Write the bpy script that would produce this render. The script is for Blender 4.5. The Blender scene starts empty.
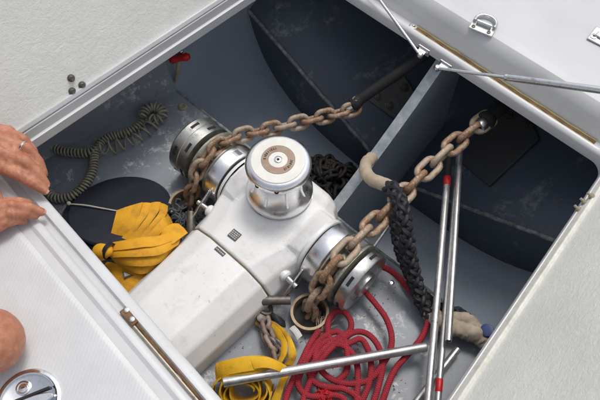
import bpy, math, random
from mathutils import Vector, Matrix, Quaternion, noise
R = math.radians
rnd = random.Random(7)
sc = bpy.context.scene
COL = sc.collection

# ------------------------------------------------------------------ camera
# boat axes: +y forward (bow), +x starboard, z up, z = 0 at the hatch coaming
CAM = Vector((0.5997, -0.5747, 1.2))
PITCH, YAW, FPX = R(60), R(42.7), 643.0
cd = bpy.data.cameras.new('camera')
cam = bpy.data.objects.new('camera', cd); COL.objects.link(cam)
cam.location = CAM; cam.rotation_euler = (R(90) - PITCH, 0, YAW)
cd.sensor_width = 36; cd.lens = 36 * FPX / 600; cd.clip_start = 0.02; cd.clip_end = 200
sc.camera = cam

# ------------------------------------------------------------------ light
w = bpy.data.worlds.new('World'); sc.world = w; w.use_nodes = True
nt = w.node_tree; bg = nt.nodes['Background']
sky = nt.nodes.new('ShaderNodeTexSky'); sky.sky_type = 'NISHITA'; sky.sun_disc = False
SUN_EL, SUN_AZ = R(66), R(345)          # azimuth clockwise from +y
sky.sun_elevation = SUN_EL; sky.sun_rotation = SUN_AZ
sky.air_density = 1.0; sky.dust_density = 3.0; sky.ozone_density = 1.0
hs = nt.nodes.new('ShaderNodeHueSaturation'); hs.inputs['Saturation'].default_value = 0.40
nt.links.new(sky.outputs[0], hs.inputs['Color']); nt.links.new(hs.outputs[0], bg.inputs[0])
bg.inputs[1].default_value = 0.14
sd = bpy.data.lights.new('sun', 'SUN'); sd.energy = 1.05; sd.angle = R(16); sd.color = (1, 0.965, 0.91)
sun = bpy.data.objects.new('sun', sd); COL.objects.link(sun)
sdir = Vector((math.sin(SUN_AZ) * math.cos(SUN_EL), math.cos(SUN_AZ) * math.cos(SUN_EL), math.sin(SUN_EL)))
sun.rotation_euler = sdir.to_track_quat('Z', 'Y').to_euler()
sc.view_settings.view_transform = 'Standard'; sc.view_settings.look = 'None'
sc.view_settings.gamma = 1; sc.view_settings.use_curve_mapping = False
sc.view_settings.exposure = 0.16

# ------------------------------------------------------------------ helpers
def ray(px, py):
    x, y = (px - 300) / FPX, (200 - py) / FPX
    f = math.cos(PITCH) + y * math.sin(PITCH)
    h = Vector((-math.sin(YAW), math.cos(YAW), 0)); r = Vector((math.cos(YAW), math.sin(YAW), 0))
    return h * f + r * x + Vector((0, 0, -math.sin(PITCH) + y * math.cos(PITCH)))
def at(px, py, z):                       # point of the place seen at a photo pixel, at height z
    d = ray(px, py); return CAM + d * ((z - CAM.z) / d.z)
def on(px, py, p0, n):                   # ... on a given plane
    d = ray(px, py); return CAM + d * ((Vector(p0) - CAM).dot(n) / d.dot(n))
def V(*a): return Vector(a)

def frames(pts, closed=False, up=None):
    n = len(pts); T = []
    for i in range(n):
        a = pts[(i - 1) % n] if (closed or i > 0) else pts[i]
        b = pts[(i + 1) % n] if (closed or i < n - 1) else pts[i]
        t = (b - a); T.append(t.normalized() if t.length > 1e-9 else (T[-1] if T else V(0, 0, 1)))
    u = up if up is not None else (V(0, 0, 1) if abs(T[0].z) < .9 else V(1, 0, 0))
    N = []; nrm = (u - T[0] * u.dot(T[0])).normalized()
    for i in range(n):
        if i: nrm = (nrm - T[i] * nrm.dot(T[i])).normalized()
        N.append(nrm)
    return T, N, [T[i].cross(N[i]) for i in range(n)]

def spline(ctrl, step=0.01, closed=False):      # Catmull-Rom, resampled evenly
    c = [Vector(p) for p in ctrl]; n = len(c); out = []
    for i in range(n if closed else n - 1):
        p0 = c[(i - 1) % n] if closed or i > 0 else c[0] * 2 - c[1]
        p1, p2 = c[i], c[(i + 1) % n]
        p3 = c[(i + 2) % n] if closed or i < n - 2 else c[-1] * 2 - c[-2]
        for k in range(12):
            t = k / 12
            out.append(.5 * ((2 * p1) + (p2 - p0) * t + (2 * p0 - 5 * p1 + 4 * p2 - p3) * t * t + (3 * p1 - p0 - 3 * p2 + p3) * t ** 3))
    if not closed: out.append(c[-1])
    else: out.append(out[0].copy())
    L = [0]
    for a, b in zip(out, out[1:]): L.append(L[-1] + (b - a).length)
    m = max(2, int(round(L[-1] / step))); res = []; j = 0
    for k in range(m + 1):
        s = L[-1] * k / m
        while j < len(L) - 2 and L[j + 1] < s: j += 1
        d = L[j + 1] - L[j]
        res.append(out[j].lerp(out[j + 1], (s - L[j]) / d if d > 1e-12 else 0))
    if closed: res.pop()
    return res

class MB:
    def __init__(s): s.v = []; s.f = []; s.uv = []
    def face(s, idx, uv=None): s.f.append(tuple(idx)); s.uv.append(uv)
    def grid(s, rows, closed=False, uv=None):       # rows of points, bridged
        b = len(s.v); n = len(rows[0])
        for r in rows: s.v.extend(Vector(p) for p in r)
        for i in range(len(rows) - 1):
            for j in range(n if closed else n - 1):
                k = (j + 1) % n
                q = (b + i * n + j, b + i * n + k, b + (i + 1) * n + k, b + (i + 1) * n + j)
                u = None
                if uv: u = [uv(i, j), uv(i, j + 1), uv(i + 1, j + 1), uv(i + 1, j)]
                s.face(q, u)
        return b
    def cap(s, idx, flip=False): s.face(list(reversed(idx)) if flip else list(idx))
    def tube(s, pts, r, n=10, closed=False, caps=True, rad=None, up=None):
        T, N, B = frames(pts, closed, up); rows = []; L = 0; ls = []
        for i, p in enumerate(pts):
            if i: L += (p - pts[i - 1]).length
            ls.append(L); rr = r if rad is None else rad(i / max(1, len(pts) - 1)) * r
            rows.append([p + (N[i] * math.cos(2 * math.pi * k / n) + B[i] * math.sin(2 * math.pi * k / n)) * rr for k in range(n)])
        if closed: rows.append(rows[0]); ls.append(L + (pts[0] - pts[-1]).length)
        b = s.grid(rows, True, lambda i, j: (j / n, ls[i]))
        if caps and not closed:
            s.cap([b + k for k in range(n)], False); e = b + (len(rows) - 1) * n
            s.cap([e + k for k in range(n)], True)
    def lathe(s, prof, o, d, n=32, caps=True):       # prof: (r, h) along axis d from o
        o = Vector(o); d = Vector(d).normalized()
        a = d.orthogonal().normalized(); c = d.cross(a)
        rows = [[o + d * h + (a * math.cos(2 * math.pi * k / n) + c * math.sin(2 * math.pi * k / n)) * r for k in range(n)] for r, h in prof]
        b = s.grid(rows, True, lambda i, j: (j / n, i))
        if caps:
            s.cap([b + k for k in range(n)], True); e = b + (len(rows) - 1) * n
            s.cap([e + k for k in range(n)])
    def box(s, c, dim, rot=None):
        c = Vector(c); M = rot if rot is not None else Matrix.Identity(3); b = len(s.v)
        for z in (-1, 1):
            for x, y in ((-1, -1), (1, -1), (1, 1), (-1, 1)):
                s.v.append(c + M @ V(x * dim[0] / 2, y * dim[1] / 2, z * dim[2] / 2))
        for q in ((3, 2, 1, 0), (4, 5, 6, 7), (0, 1, 5, 4), (1, 2, 6, 5), (2, 3, 7, 6), (3, 0, 4, 7)): s.face([b + k for k in q])
    def prism(s, poly, ext):                         # polygon extruded by vector
        b = len(s.v); n = len(poly); ext = Vector(ext)
        s.v.extend(Vector(p) for p in poly); s.v.extend(Vector(p) + ext for p in poly)
        s.face(list(range(b + n - 1, b - 1, -1))); s.face(list(range(b + n, b + 2 * n)))
        for k in range(n): s.face((b + k, b + (k + 1) % n, b + n + (k + 1) % n, b + n + k))
    def strip(s, A, B, th=0.003, seg=6):             # webbing between two edge lines
        A = spline(A, .008); B = spline(B, .008); m = max(len(A), len(B), 6)
        def res(P): return [P[min(len(P) - 1, int(i * (len(P) - 1) / (m - 1)))].lerp(P[min(len(P) - 1, int(i * (len(P) - 1) / (m - 1)) + 1)], (i * (len(P) - 1) / (m - 1)) % 1) for i in range(m)]
        A, B = res(A), res(B); top = []; L = 0
        for i in range(m):
            a, c = A[i], B[i]; t = (A[min(i + 1, m - 1)] - A[max(i - 1, 0)]); nn = t.cross(c - a)
            nn = nn.normalized() if nn.length > 1e-9 else V(0, 0, 1)
            if nn.z < 0: nn = -nn
            row = [a.lerp(c, k / seg) + nn * (.0018 * math.sin(math.pi * k / seg)) for k in range(seg + 1)]
            top.append(row + [p - nn * th for p in reversed(row)])
        n = len(top[0])
        b = s.grid(top, True, lambda i, j: (j / n, i * .008))
        s.cap([b + k for k in range(n)]); e = b + (m - 1) * n; s.cap([e + k for k in range(n)], True)
    def mesh(s, name, origin=None, smooth=True, ang=38):
        if origin is None:
            lo = Vector([min(p[i] for p in s.v) for i in range(3)]); hi = Vector([max(p[i] for p in s.v) for i in range(3)])
            origin = (lo + hi) / 2
        me = bpy.data.meshes.new(name)
        me.from_pydata([p - origin for p in s.v], [], s.f)
        if any(u for u in s.uv):
            ul = me.uv_layers.new(name='UVMap'); k = 0
            for f, u in zip(s.f, s.uv):
                for j in range(len(f)):
                    if u: ul.data[k].uv = u[j]
                    k += 1
        import bmesh
        bm = bmesh.new(); bm.from_mesh(me); bmesh.ops.recalc_face_normals(bm, faces=bm.faces); bm.to_mesh(me); bm.free()
        if smooth:
            me.polygons.foreach_set('use_smooth', [True] * len(me.polygons)); me.set_sharp_from_angle(angle=R(ang))
        return me, origin

WL = {}
def put(o, parent, loc):
    COL.objects.link(o)
    if parent is not None: o.parent = parent; o.location = loc - WL[parent.name]
    else: o.location = loc
    WL[o.name] = Vector(loc); return o
def obj(name, mb, m, parent=None, kind=None, label=None, cat=None, group=None, smooth=True, bevel=0, ang=38, origin=None, hard=False):
    me, og = mb.mesh(name, origin, smooth, ang); me.materials.append(m)
    o = bpy.data.objects.new(name, me); put(o, parent, og)
    if kind: o['kind'] = kind
    if label: o['label'] = label
    if cat: o['category'] = cat
    if group: o['group'] = group
    if bevel:
        b = o.modifiers.new('bevel', 'BEVEL'); b.width = bevel; b.limit_method = 'ANGLE'; b.angle_limit = R(9 if hard else 40); b.segments = 3 if hard else 2
        b.harden_normals = bool(smooth and hard)
    return o
def thing(name, loc, label, cat, group=None):
    o = bpy.data.objects.new(name, None); o.empty_display_size = .05; put(o, None, Vector(loc))
    o['label'] = label; o['category'] = cat
    if group: o['group'] = group
    return o
def inst(name, src, parent, M, m=None):             # a further object on shared mesh data
    o = bpy.data.objects.new(name, src); COL.objects.link(o)
    if parent is not None: o.parent = parent; M = Matrix.Translation(-WL[parent.name]) @ M
    o.matrix_basis = M; return o

# ------------------------------------------------------------------ materials
class NT:
    def __init__(s, name):
        s.m = bpy.data.materials.new(name); s.m.use_nodes = True; s.t = s.m.node_tree
        s.b = s.t.nodes['Principled BSDF']; s.co = s.n('ShaderNodeTexCoord')
    def n(s, ty, **k):
        o = s.t.nodes.new(ty)
        for a, b in k.items(): setattr(o, a, b)
        return o
    def l(s, a, b): s.t.links.new(a, b)
    def noise(s, scale, detail=4, rough=.55, dist=0, co='Object', stretch=None, rot=None):
        o = s.n('ShaderNodeTexNoise'); o.inputs['Scale'].default_value = scale; o.inputs['Detail'].default_value = detail
        o.inputs['Roughness'].default_value = rough; o.inputs['Distortion'].default_value = dist
        src = s.co.outputs[co]
        if stretch or rot:
            mp = s.n('ShaderNodeMapping')
            if stretch: mp.inputs['Scale'].default_value = stretch
            if rot: mp.inputs['Rotation'].default_value = rot
            s.l(src, mp.inputs[0]); src = mp.outputs[0]
        s.l(src, o.inputs['Vector']); return o.outputs['Fac']
    def ramp(s, f, *st):
        r = s.n('ShaderNodeValToRGB'); e = r.color_ramp.elements
        for i, (p, c) in enumerate(st):
            el = e[i] if i < 2 else e.new(p)
            el.position = p; el.color = (c, c, c, 1) if not hasattr(c, '__len__') else (*c, 1)
        s.l(f, r.inputs[0]); return r.outputs[0]
    def mix(s, f, a, b, mode='MIX'):
        x = s.n('ShaderNodeMix', data_type='RGBA', blend_type=mode)
        for val, i in ((f, 0), (a, 6), (b, 7)):
            if hasattr(val, 'is_linked'): s.l(val, x.inputs[i])
            else: x.inputs[i].default_value = val if i == 0 else (*val, 1)
        return x.outputs[2]
    def math(s, op, a, b):
        x = s.n('ShaderNodeMath', operation=op)
        for i, val in enumerate((a, b)):
            if hasattr(val, 'is_linked'): s.l(val, x.inputs[i])
            else: x.inputs[i].default_value = val
        return x.outputs[0]
    def set(s, col=None, rough=None, metal=None, **k):
        for nm, val in (('Base Color', col), ('Roughness', rough), ('Metallic', metal)):
            if val is None: continue
            if hasattr(val, 'is_linked'): s.l(val, s.b.inputs[nm])
            else: s.b.inputs[nm].default_value = (*val, 1) if nm == 'Base Color' else val
        for a, b in k.items(): s.b.inputs[a.replace('_', ' ')].default_value = b
        return s
    def bump(s, h, strength=.3, dist=.002):
        b = s.n('ShaderNodeBump'); b.inputs['Strength'].default_value = strength; b.inputs['Distance'].default_value = dist
        s.l(h, b.inputs['Height'])
        prev = s.b.inputs['Normal'].links
        if prev: s.l(prev[0].from_socket, b.inputs['Normal'])
        s.l(b.outputs[0], s.b.inputs['Normal']); return s

def m_gelcoat():
    k = NT('white_gelcoat'); c = k.mix(k.ramp(k.noise(9, 6), (.35, 0), (.75, 1)), (.66, .66, .665), (.57, .572, .57))
    d = k.ramp(k.noise(120, 5, .7), (.62, 0), (.74, 1)); c = k.mix(k.math('MULTIPLY', d, .45), c, (.42, .38, .32))
    return k.set(c, .32).bump(k.noise(30, 3), .05, .003).m
def m_rim():
    k = NT('weathered_rim'); c = k.mix(k.ramp(k.noise(40, 6, .7), (.35, 0), (.7, 1)), (.80, .79, .74), (.60, .58, .50))
    return k.set(c, .5).bump(k.noise(140, 4), .25, .003).m
def m_panel():
    k = NT('painted_glass_mat')
    f1 = k.noise(150, 5, .7, .4); f2 = k.noise(105, 6, .72, .9, stretch=(1, .36, .6), rot=(0, 0, .7)); f3 = k.noise(7, 4)
    c = k.mix(k.ramp(f2, (.3, 0), (.72, 1)), (.81, .81, .745), (.88, .88, .82))
    c = k.mix(k.math('MULTIPLY', k.ramp(f3, (.4, 0), (.7, 1)), .5), c, (.70, .70, .655))
    st = k.ramp(k.noise(14, 8, .75, .3, stretch=(1, .35, .5), rot=(0, 0, .7)), (.55, 0), (.72, 1)); c = k.mix(k.math('MULTIPLY', st, .35), c, (.58, .57, .52))
    sp = k.ramp(k.noise(210, 2), (.75, 0), (.80, 1)); c = k.mix(k.math('MULTIPLY', sp, .4), c, (.33, .30, .26))
    return k.set(c, .5).bump(f2, .42, .004).bump(f1, .46, .003).m
def m_aft():
    k = NT('ribbed_deck_gelcoat')
    mp = k.n('ShaderNodeMapping'); mp.inputs['Rotation'].default_value = (0, 0, R(-32.3 + 0)); k.l(k.co.outputs['Object'], mp.inputs[0])
    wv = k.n('ShaderNodeTexWave', wave_type='BANDS', bands_direction='X'); wv.inputs['Scale'].default_value = 46; wv.inputs['Distortion'].default_value = .5
    wv.inputs['Detail'].default_value = 2; k.l(mp.outputs[0], wv.inputs['Vector'])
    c = k.mix(k.ramp(k.noise(11, 5), (.4, 0), (.75, 1)), (.66, .66, .665), (.58, .58, .58))
    return k.set(c, .42).bump(wv.outputs['Fac'], .085, .002).bump(k.noise(120, 3), .12, .002).m
def m_fore():
    k = NT('foredeck_gelcoat'); c = k.mix(k.ramp(k.noise(6, 6), (.4, 0), (.75, 1)), (.62, .622, .64), (.55, .553, .57))
    d = k.ramp(k.noise(70, 7, .75, .3), (.62, 0), (.74, 1)); c = k.mix(k.math('MULTIPLY', d, .4), c, (.5, .47, .42))
    return k.set(c, .36).bump(k.noise(60, 4), .06, .003).m
def m_hull(name='dark_locker_paint', c1=(.275, .32, .385), c2=(.315, .36, .42), worn=(.42, .435, .44)):
    k = NT(name)
    a = k.ramp(k.noise(6, 5, .6), (.3, 0), (.75, 1)); c = k.mix(a, c1, c2)
    w1 = k.ramp(k.noise(9, 8, .72, .8, stretch=(1, .45, 1), rot=(0, 0, .5)), (.55, 0), (.65, 1))
    w2 = k.ramp(k.noise(60, 5, .7), (.42, 0), (.62, 1))
    c = k.mix(k.math('MULTIPLY', k.math('MULTIPLY', w1, w2), .75), c, worn)
    sp = k.ramp(k.noise(95, 2), (.73, 0), (.77, 1)); c = k.mix(k.math('MULTIPLY', sp, .7), c, (.22, .23, .23))
    return k.set(c, .42).bump(k.noise(40, 4), .12, .003).m
def m_grey(name='grey_locker_paint', base=(.215, .242, .278), b2=(.28, .304, .334)):
    k = NT(name); c = k.mix(k.ramp(k.noise(5, 6, .6), (.3, 0), (.7, 1)), base, b2)
    w = k.math('MULTIPLY', k.ramp(k.noise(17, 10, .78, .4), (.545, 0), (.60, 1)), k.ramp(k.noise(90, 4, .7), (.36, 0), (.56, 1))); w2 = k.ramp(k.noise(2.8, 3), (.36, 0), (.52, 1))
    c = k.mix(k.math('MULTIPLY', k.math('MULTIPLY', w, w2), .85), c, (.68, .685, .665))
    d = k.ramp(k.noise(26, 6, .7), (.58, 0), (.74, 1)); c = k.mix(k.math('MULTIPLY', d, .5), c, (.10, .10, .095))
    return k.set(c, .45).bump(k.noise(60, 5), .15, .003).m
def m_worn_edge():
    k = NT('chafed_edge'); c = k.mix(k.ramp(k.noise(45, 7, .75), (.40, 0), (.62, 1)), (.10, .115, .13), (.34, .335, .31))
    return k.set(c, .6).bump(k.noise(120, 4), .4, .003).m
def m_divider():
    k = NT('worn_lit_edge'); c = k.mix(k.ramp(k.noise(30, 6, .7), (.4, 0), (.65, 1)), (.25, .285, .32), (.42, .45, .47))
    return k.set(c, .45).bump(k.noise(60, 4), .15, .003).m
def m_chrome(name='chrome', r0=.06, r1=.25, col=(.78, .79, .80), dirt=.35):
    k = NT(name); f = k.noise(38, 6, .7)
    c = k.mix(k.math('MULTIPLY', k.ramp(k.noise(70, 6, .75), (.52, 0), (.68, 1)), dirt), col, (.22, .20, .16))
    s = k.ramp(f, (.35, r0), (.75, r1))
    return k.set(c, s, 1.0).bump(k.noise(22, 3), .02, .004).m
def m_steel():
    k = NT('scuffed_steel'); st = k.noise(60, 6, .75, 0, stretch=(1, 1, .12)); 
    c = k.mix(k.ramp(st, (.35, 0), (.7, 1)), (.74, .74, .73), (.50, .49, .47))
    return k.set(c, k.ramp(k.noise(30, 5), (.3, .24), (.7, .45)), .85).bump(k.noise(90, 4), .1, .002).m
def m_bronze():
    k = NT('weathered_bronze'); c = k.mix(k.ramp(k.noise(34, 7, .7), (.35, 0), (.68, 1)), (.32, .32, .265), (.50, .485, .41))
    c = k.mix(k.ramp(k.noise(55, 5), (.56, 0), (.68, 1)), c, (.22, .12, .06))
    return k.set(c, .48, .65).bump(k.noise(90, 5), .3, .002).m
def m_rust(name, a, b, c3, metal=.25):
    k = NT(name); oi = k.n('ShaderNodeObjectInfo')
    f = k.math('ADD', k.noise(70, 6, .7), k.math('MULTIPLY', k.math('SUBTRACT', oi.outputs['Random'], .5), .28)); c = k.mix(k.ramp(f, (.38, 0), (.54, 1)), a, b)
    c = k.mix(k.ramp(k.noise(130, 5, .7), (.55, 0), (.70, 1)), c, c3)
    rr = k.math('MULTIPLY', oi.outputs['Random'], .25); c = k.mix(rr, c, tuple(x * .9 for x in a))
    return k.set(c, .65, metal).bump(k.noise(180, 5), .5, .002).m
def m_cast():
    k = NT('white_cast_paint'); c = k.mix(k.ramp(k.noise(10, 6), (.35, 0), (.72, 1)), (.82, .815, .80), (.73, .725, .70))
    d = k.ramp(k.noise(85, 6, .75), (.60, 0), (.70, 1)); d2 = k.ramp(k.noise(8, 4), (.46, 0), (.62, 1))
    c = k.mix(k.math('MULTIPLY', k.math('MULTIPLY', d, d2), .75), c, (.28, .25, .20))
    g = k.ramp(k.noise(22, 7, .75, 0, stretch=(1, 1, .4)), (.54, 0), (.70, 1)); c = k.mix(k.math('MULTIPLY', g, .42), c, (.50, .47, .41))
    return k.set(c, .34).bump(k.noise(50, 4), .08, .003).m
def m_web(name, a, b, dirt):
    k = NT(name); c = k.mix(k.ramp(k.noise(16, 6, .65), (.35, 0), (.7, 1)), a, b)
    c = k.mix(k.math('MULTIPLY', k.ramp(k.noise(28, 7, .7), (.53, 0), (.70, 1)), .8), c, dirt)
    uvm = k.n('ShaderNodeTexWave', bands_direction='X'); uvm.inputs['Scale'].default_value = 9; k.l(k.co.outputs['UV'], uvm.inputs['Vector'])
    wv = k.n('ShaderNodeTexWave', bands_direction='Y'); wv.inputs['Scale'].default_value = 130; k.l(k.co.outputs['UV'], wv.inputs['Vector'])
    return k.set(c, .75).bump(wv.outputs['Fac'], .10, .001).bump(uvm.outputs['Fac'], .18, .001).bump(k.noise(90, 3), .2, .002).m
def m_rope(name, a, b, fleck=None):
    k = NT(name); sep = k.n('ShaderNodeSeparateXYZ'); k.l(k.co.outputs['UV'], sep.inputs[0])
    u = k.math('MULTIPLY', sep.outputs[0], 6.28318 * 4); v = k.math('MULTIPLY', sep.outputs[1], 1250)
    s1 = k.math('SINE', k.math('ADD', u, v), 0); s2 = k.math('SINE', k.math('SUBTRACT', u, v), 0)
    h = k.math('MAXIMUM', s1, s2)
    c = k.mix(k.ramp(k.noise(45, 6), (.35, 0), (.7, 1)), a, b)
    c = k.mix(k.ramp(h, (.1, 1), (.75, 0)), c, tuple(x * .66 for x in a))
    if fleck: c = k.mix(k.math('MULTIPLY', k.ramp(k.noise(240, 2), (.66, 0), (.74, 1)), .5), c, fleck)
    return k.set(c, .8).bump(h, .55, .0015).m
def m_plain(name, a, b=None, rough=.5, metal=0, sc_=30, bump=.1):
    k = NT(name); c = k.mix(k.ramp(k.noise(sc_, 6, .65), (.35, 0), (.7, 1)), a, b or tuple(x * .75 for x in a))
    return k.set(c, rough, metal).bump(k.noise(sc_ * 3, 4), bump, .002).m
def m_skin():
    k = NT('skin'); c = k.mix(k.ramp(k.noise(38, 6, .65, .6), (.36, 0), (.62, 1)), (.57, .258, .150), (.43, .158, .086))
    c = k.mix(k.math('MULTIPLY', k.ramp(k.noise(300, 3), (.55, 0), (.7, 1)), .35), c, (.36, .13, .075))
    c = k.mix(k.math('MULTIPLY', k.ramp(k.noise(120, 3), (.6, 0), (.75, 1)), .3), c, (.40, .15, .10))
    k.set(c, .45); k.b.inputs['Subsurface Weight'].default_value = .12; k.b.inputs['Subsurface Scale'].default_value = .008
    k.b.inputs['Subsurface Radius'].default_value = (1, .35, .2)
    vo = k.n('ShaderNodeTexVoronoi', feature='DISTANCE_TO_EDGE'); vo.inputs['Scale'].default_value = 420; k.l(k.co.outputs['Object'], vo.inputs['Vector'])
    return k.bump(vo.outputs['Distance'], .12, .0008).bump(k.noise(75, 5, .65, .5), .5, .004).m

GEL, RIM, PANEL, AFT, FORE = m_gelcoat(), m_rim(), m_panel(), m_aft(), m_fore()
HULL, NAVY_SHADE, GREY, EDGE, DIV = m_hull(), m_hull('shaded_navy_paint', (.064, .084, .118), (.080, .101, .136), (.26, .285, .30)), m_grey(), m_worn_edge(), m_divider()  # navy deepened so the forward platform's shade sits in its colour
CHR = m_chrome(); CHR2 = m_chrome('satin_chrome', .18, .38, (.70, .70, .69), .5); WHEEL = m_chrome('grimy_drum_metal', .30, .50, (.58, .58, .55), .65); CHR3 = m_chrome('polished_drum', .24, .40, (.86, .86, .87), .12); STEEL = m_steel(); BRZ = m_bronze()
CHAIN = m_rust('rusty_galvanised', (.46, .365, .27), (.27, .125, .05), (.64, .54, .43))
CHAIN2 = m_rust('dull_rusty_galvanised', (.38, .31, .24), (.25, .115, .048), (.52, .45, .37))
PILE = m_rust('wet_black_chain', (.022, .021, .020), (.035, .027, .022), (.055, .05, .045), .4)
CAST = m_cast()
YEL = m_web('yellow_webbing', (.80, .40, .018), (.68, .31, .012), (.42, .21, .03))
YEL2 = m_web('dirty_yellow_webbing', (.80, .45, .012), (.62, .33, .01), (.22, .14, .04))
RED = m_rope('red_braid', (.44, .024, .042), (.30, .016, .028), (.50, .2, .2))
BLK = m_plain('black_nylon', (.011, .012, .015), (.020, .021, .025), .6, 0, 90, .4)
TAN = m_plain('tan_leather', (.50, .41, .30), (.36, .28, .20), .7, 0, 30, .35)
CANVAS = m_plain('tan_canvas', (.46, .39, .30), (.28, .23, .18), .85, 0, 40, .4)
CORD = m_plain('olive_rubber', (.40, .37, .28), (.24, .22, .165), .55, 0, 60, .15)
PLAST = m_plain('black_plastic', (.014, .017, .028), (.024, .027, .040), .45, 0, 14, .08)
RUBBER = m_plain('black_rubber', (.008, .008, .009), (.014, .014, .014), .75)
REDP = m_plain('red_plastic', (.62, .012, .015), (.50, .01, .012), .4)
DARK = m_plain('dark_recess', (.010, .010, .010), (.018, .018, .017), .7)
BOLT = m_plain('tarnished_bolt', (.20, .18, .16), (.09, .08, .075), .5, .7, 60)
RUSTY = m_plain('rust_stain', (.26, .15, .07), (.13, .08, .045), .7, .3, 50, .3)
GOLD = m_plain('aged_sealant', (.40, .31, .13), (.30, .25, .13), .55, 0, 22, .25)
PIPE = m_plain('stained_bronze', (.36, .28, .20), (.22, .15, .09), .5, .5, 40)
WHITEP = m_plain('white_plastic', (.80, .78, .72), (.70, .68, .62), .45, 0, 25, .05)
LABELM = m_plain('dark_label', (.045, .045, .045), (.08, .08, .078), .5, 0, 90, .02)
PRINT = m_plain('pale_print', (.55, .54, .50), (.42, .41, .38), .5, 0, 60, .02)
BRASSR = m_plain('engraved_ring', (.215, .19, .14), (.23, .12, .09), .4, .5, 26, .1)
HOSE = m_plain('beige_hose', (.38, .34, .25), (.30, .26, .18), .6)
BLUE = m_plain('blue_plastic', (.01, .035, .16), (.008, .025, .11), .4)
STRING = m_plain('pale_cord', (.55, .53, .47), (.40, .38, .33), .8)
FRAY = m_plain('frayed_fibre', (.50, .38, .30), (.38, .24, .20), .9)
PLATEM = m_plain('bolted_plate', (.10, .10, .10), (.15, .14, .125), .55, .1, 24, .25)
SKIN = m_skin()
SHIRT = m_plain('navy_cotton', (.05, .07, .12), (.04, .055, .10), .9); SHORT = m_plain('khaki_cotton', (.34, .29, .2), (.3, .25, .17), .9)
HAIR = m_plain('brown_hair', (.06, .035, .02), (.04, .022, .012), .6)

# ------------------------------------------------------------------ large structure
# hatch opening: four side lines, walked clockwise: port, forward, starboard, aft
SIDES = [((-.4415, -.301), (-.409, .329)), ((-.218, .508), (.429, .498)), ((.574, .414), (.615, -.192)), ((.311, -.472), (-.26, -.435))]
def side_line(i, off):
    a, b = Vector(SIDES[i][0]), Vector(SIDES[i][1]); d = (b - a).normalized(); return a + Vector((-d.y, d.x)) * off, d
def isect(p, d, q, e):
    den = d.x * e.y - d.y * e.x; t = ((q.x - p.x) * e.y - (q.y - p.y) * e.x) / den; return p + d * t
RC = (.03, .035, .052, .03); NA = 8
def loop(off, zs):
    pts = []
    for k in range(4):
        j = (k + 1) % 4
        p, d = side_line(k, off[k]); q, e = side_line(j, off[j]); X = isect(p, d, q, e)
        r = max(.004, RC[k] + .5 * (off[k] + off[j])); th = d.angle(e); t = r * math.tan(th / 2)
        s0 = X - d * t; c = s0 + Vector((d.y, -d.x)) * r
        for i in range(NA + 1):
            a = -th * i / NA; vv = s0 - c
            pp = c + Vector((vv.x * math.cos(a) - vv.y * math.sin(a), vv.x * math.sin(a) + vv.y * math.cos(a)))
            f = i / NA; f = f * f * (3 - 2 * f); pts.append(V(pp.x, pp.y, zs[k] * (1 - f) + zs[j] * f))
    return pts
def side_of(j):                                      # which side a segment of the loop belongs to
    k, i = divmod(j, NA + 1)
    return k if i < NA // 2 else (k + 1) % 4
#            port   fwd    stbd   aft
L = [loop((.022, .02, .02, .02), (-.055, -.058, -.06, -.065)),
     loop((0, 0, 0, 0), (-.052, -.054, -.058, -.062)),
     loop((0, 0, 0, 0), (-.026, -.028, -.005, -.005)),
     loop((.0065, .005, .002, .005), (-.0235, -.022, 0, 0)),
     loop((.0085, .016, .004, .021), (-.001, -.022, 0, 0)),
     loop((.013, .020, .007, .025), (-.004, -.034, -.004, -.011)),
     loop((.040, .040, .030, .038), (-.004, -.034, -.004, -.011)),
     loop((.044, .055, .034, .042), (-.004, .010, -.004, .002)),
     loop((.048, .065, .038, .047), (-.004, .029, -.004, .005)),
     loop((.056, .077, .046, .056), (-.004, .037, -.004, .005)),
     loop((.075, .100, .07, .064), (-.004, .038, -.004, .001)),
     loop((1.3, 1.3, 1.3, 1.3), (-.03, .03, -.03, .0))]
N = len(L[0])
mb = MB(); mb.grid([l for l in L[:10]], True); obj('hatch_coaming', mb, GEL, kind='structure', ang=50)
for side, nm, m in ((0, 'side_deck', GEL), (1, 'foredeck', FORE), (2, 'side_deck', GEL), (3, 'aft_deck', GEL)):
    mb = MB()
    for a in range(9, len(L) - 1):
        for j in range(N):
            if side_of(j) != side: continue
            b = len(mb.v); j2 = (j + 1) % N
            mb.v += [L[a][j], L[a][j2], L[a + 1][j2], L[a + 1][j]]; mb.face((b, b + 1, b + 2, b + 3))
    obj(nm, mb, m, kind='structure', smooth=False)
# ribbed non-slip panel let into the aft deck: a raised frame round a sunken field
def aft_pt(s, o, z):
    p, d = side_line(3, o); q = p + d * s; return V(q.x, q.y, z)
mb = MB(); A0, A1 = -.30, 1.25
rows = [[aft_pt(A0 - o, .086 + o * 1, z), aft_pt(A1 + o, .086 + o, z), aft_pt(A1 + o, 1.1 - o, z), aft_pt(A0 - o, 1.1 - o, z)] for o, z in ((0, .0035), (.012, .0075), (.018, .0075), (.022, .005))]
rows = [[aft_pt(A0 + o, .082 + o, z), aft_pt(A1 - o, .082 + o, z), aft_pt(A1 - o, 1.1 - o, z), aft_pt(A0 + o, 1.1 - o, z)] for o, z in ((0, .002), (.006, .0055), (.012, .006), (.022, .0045))]
mb.grid([[p for p in r] for r in rows], True); b = len(mb.v); mb.cap([b - 4, b - 3, b - 2, b - 1])
obj('nonslip_panel', mb, AFT, kind='structure', ang=60)

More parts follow.
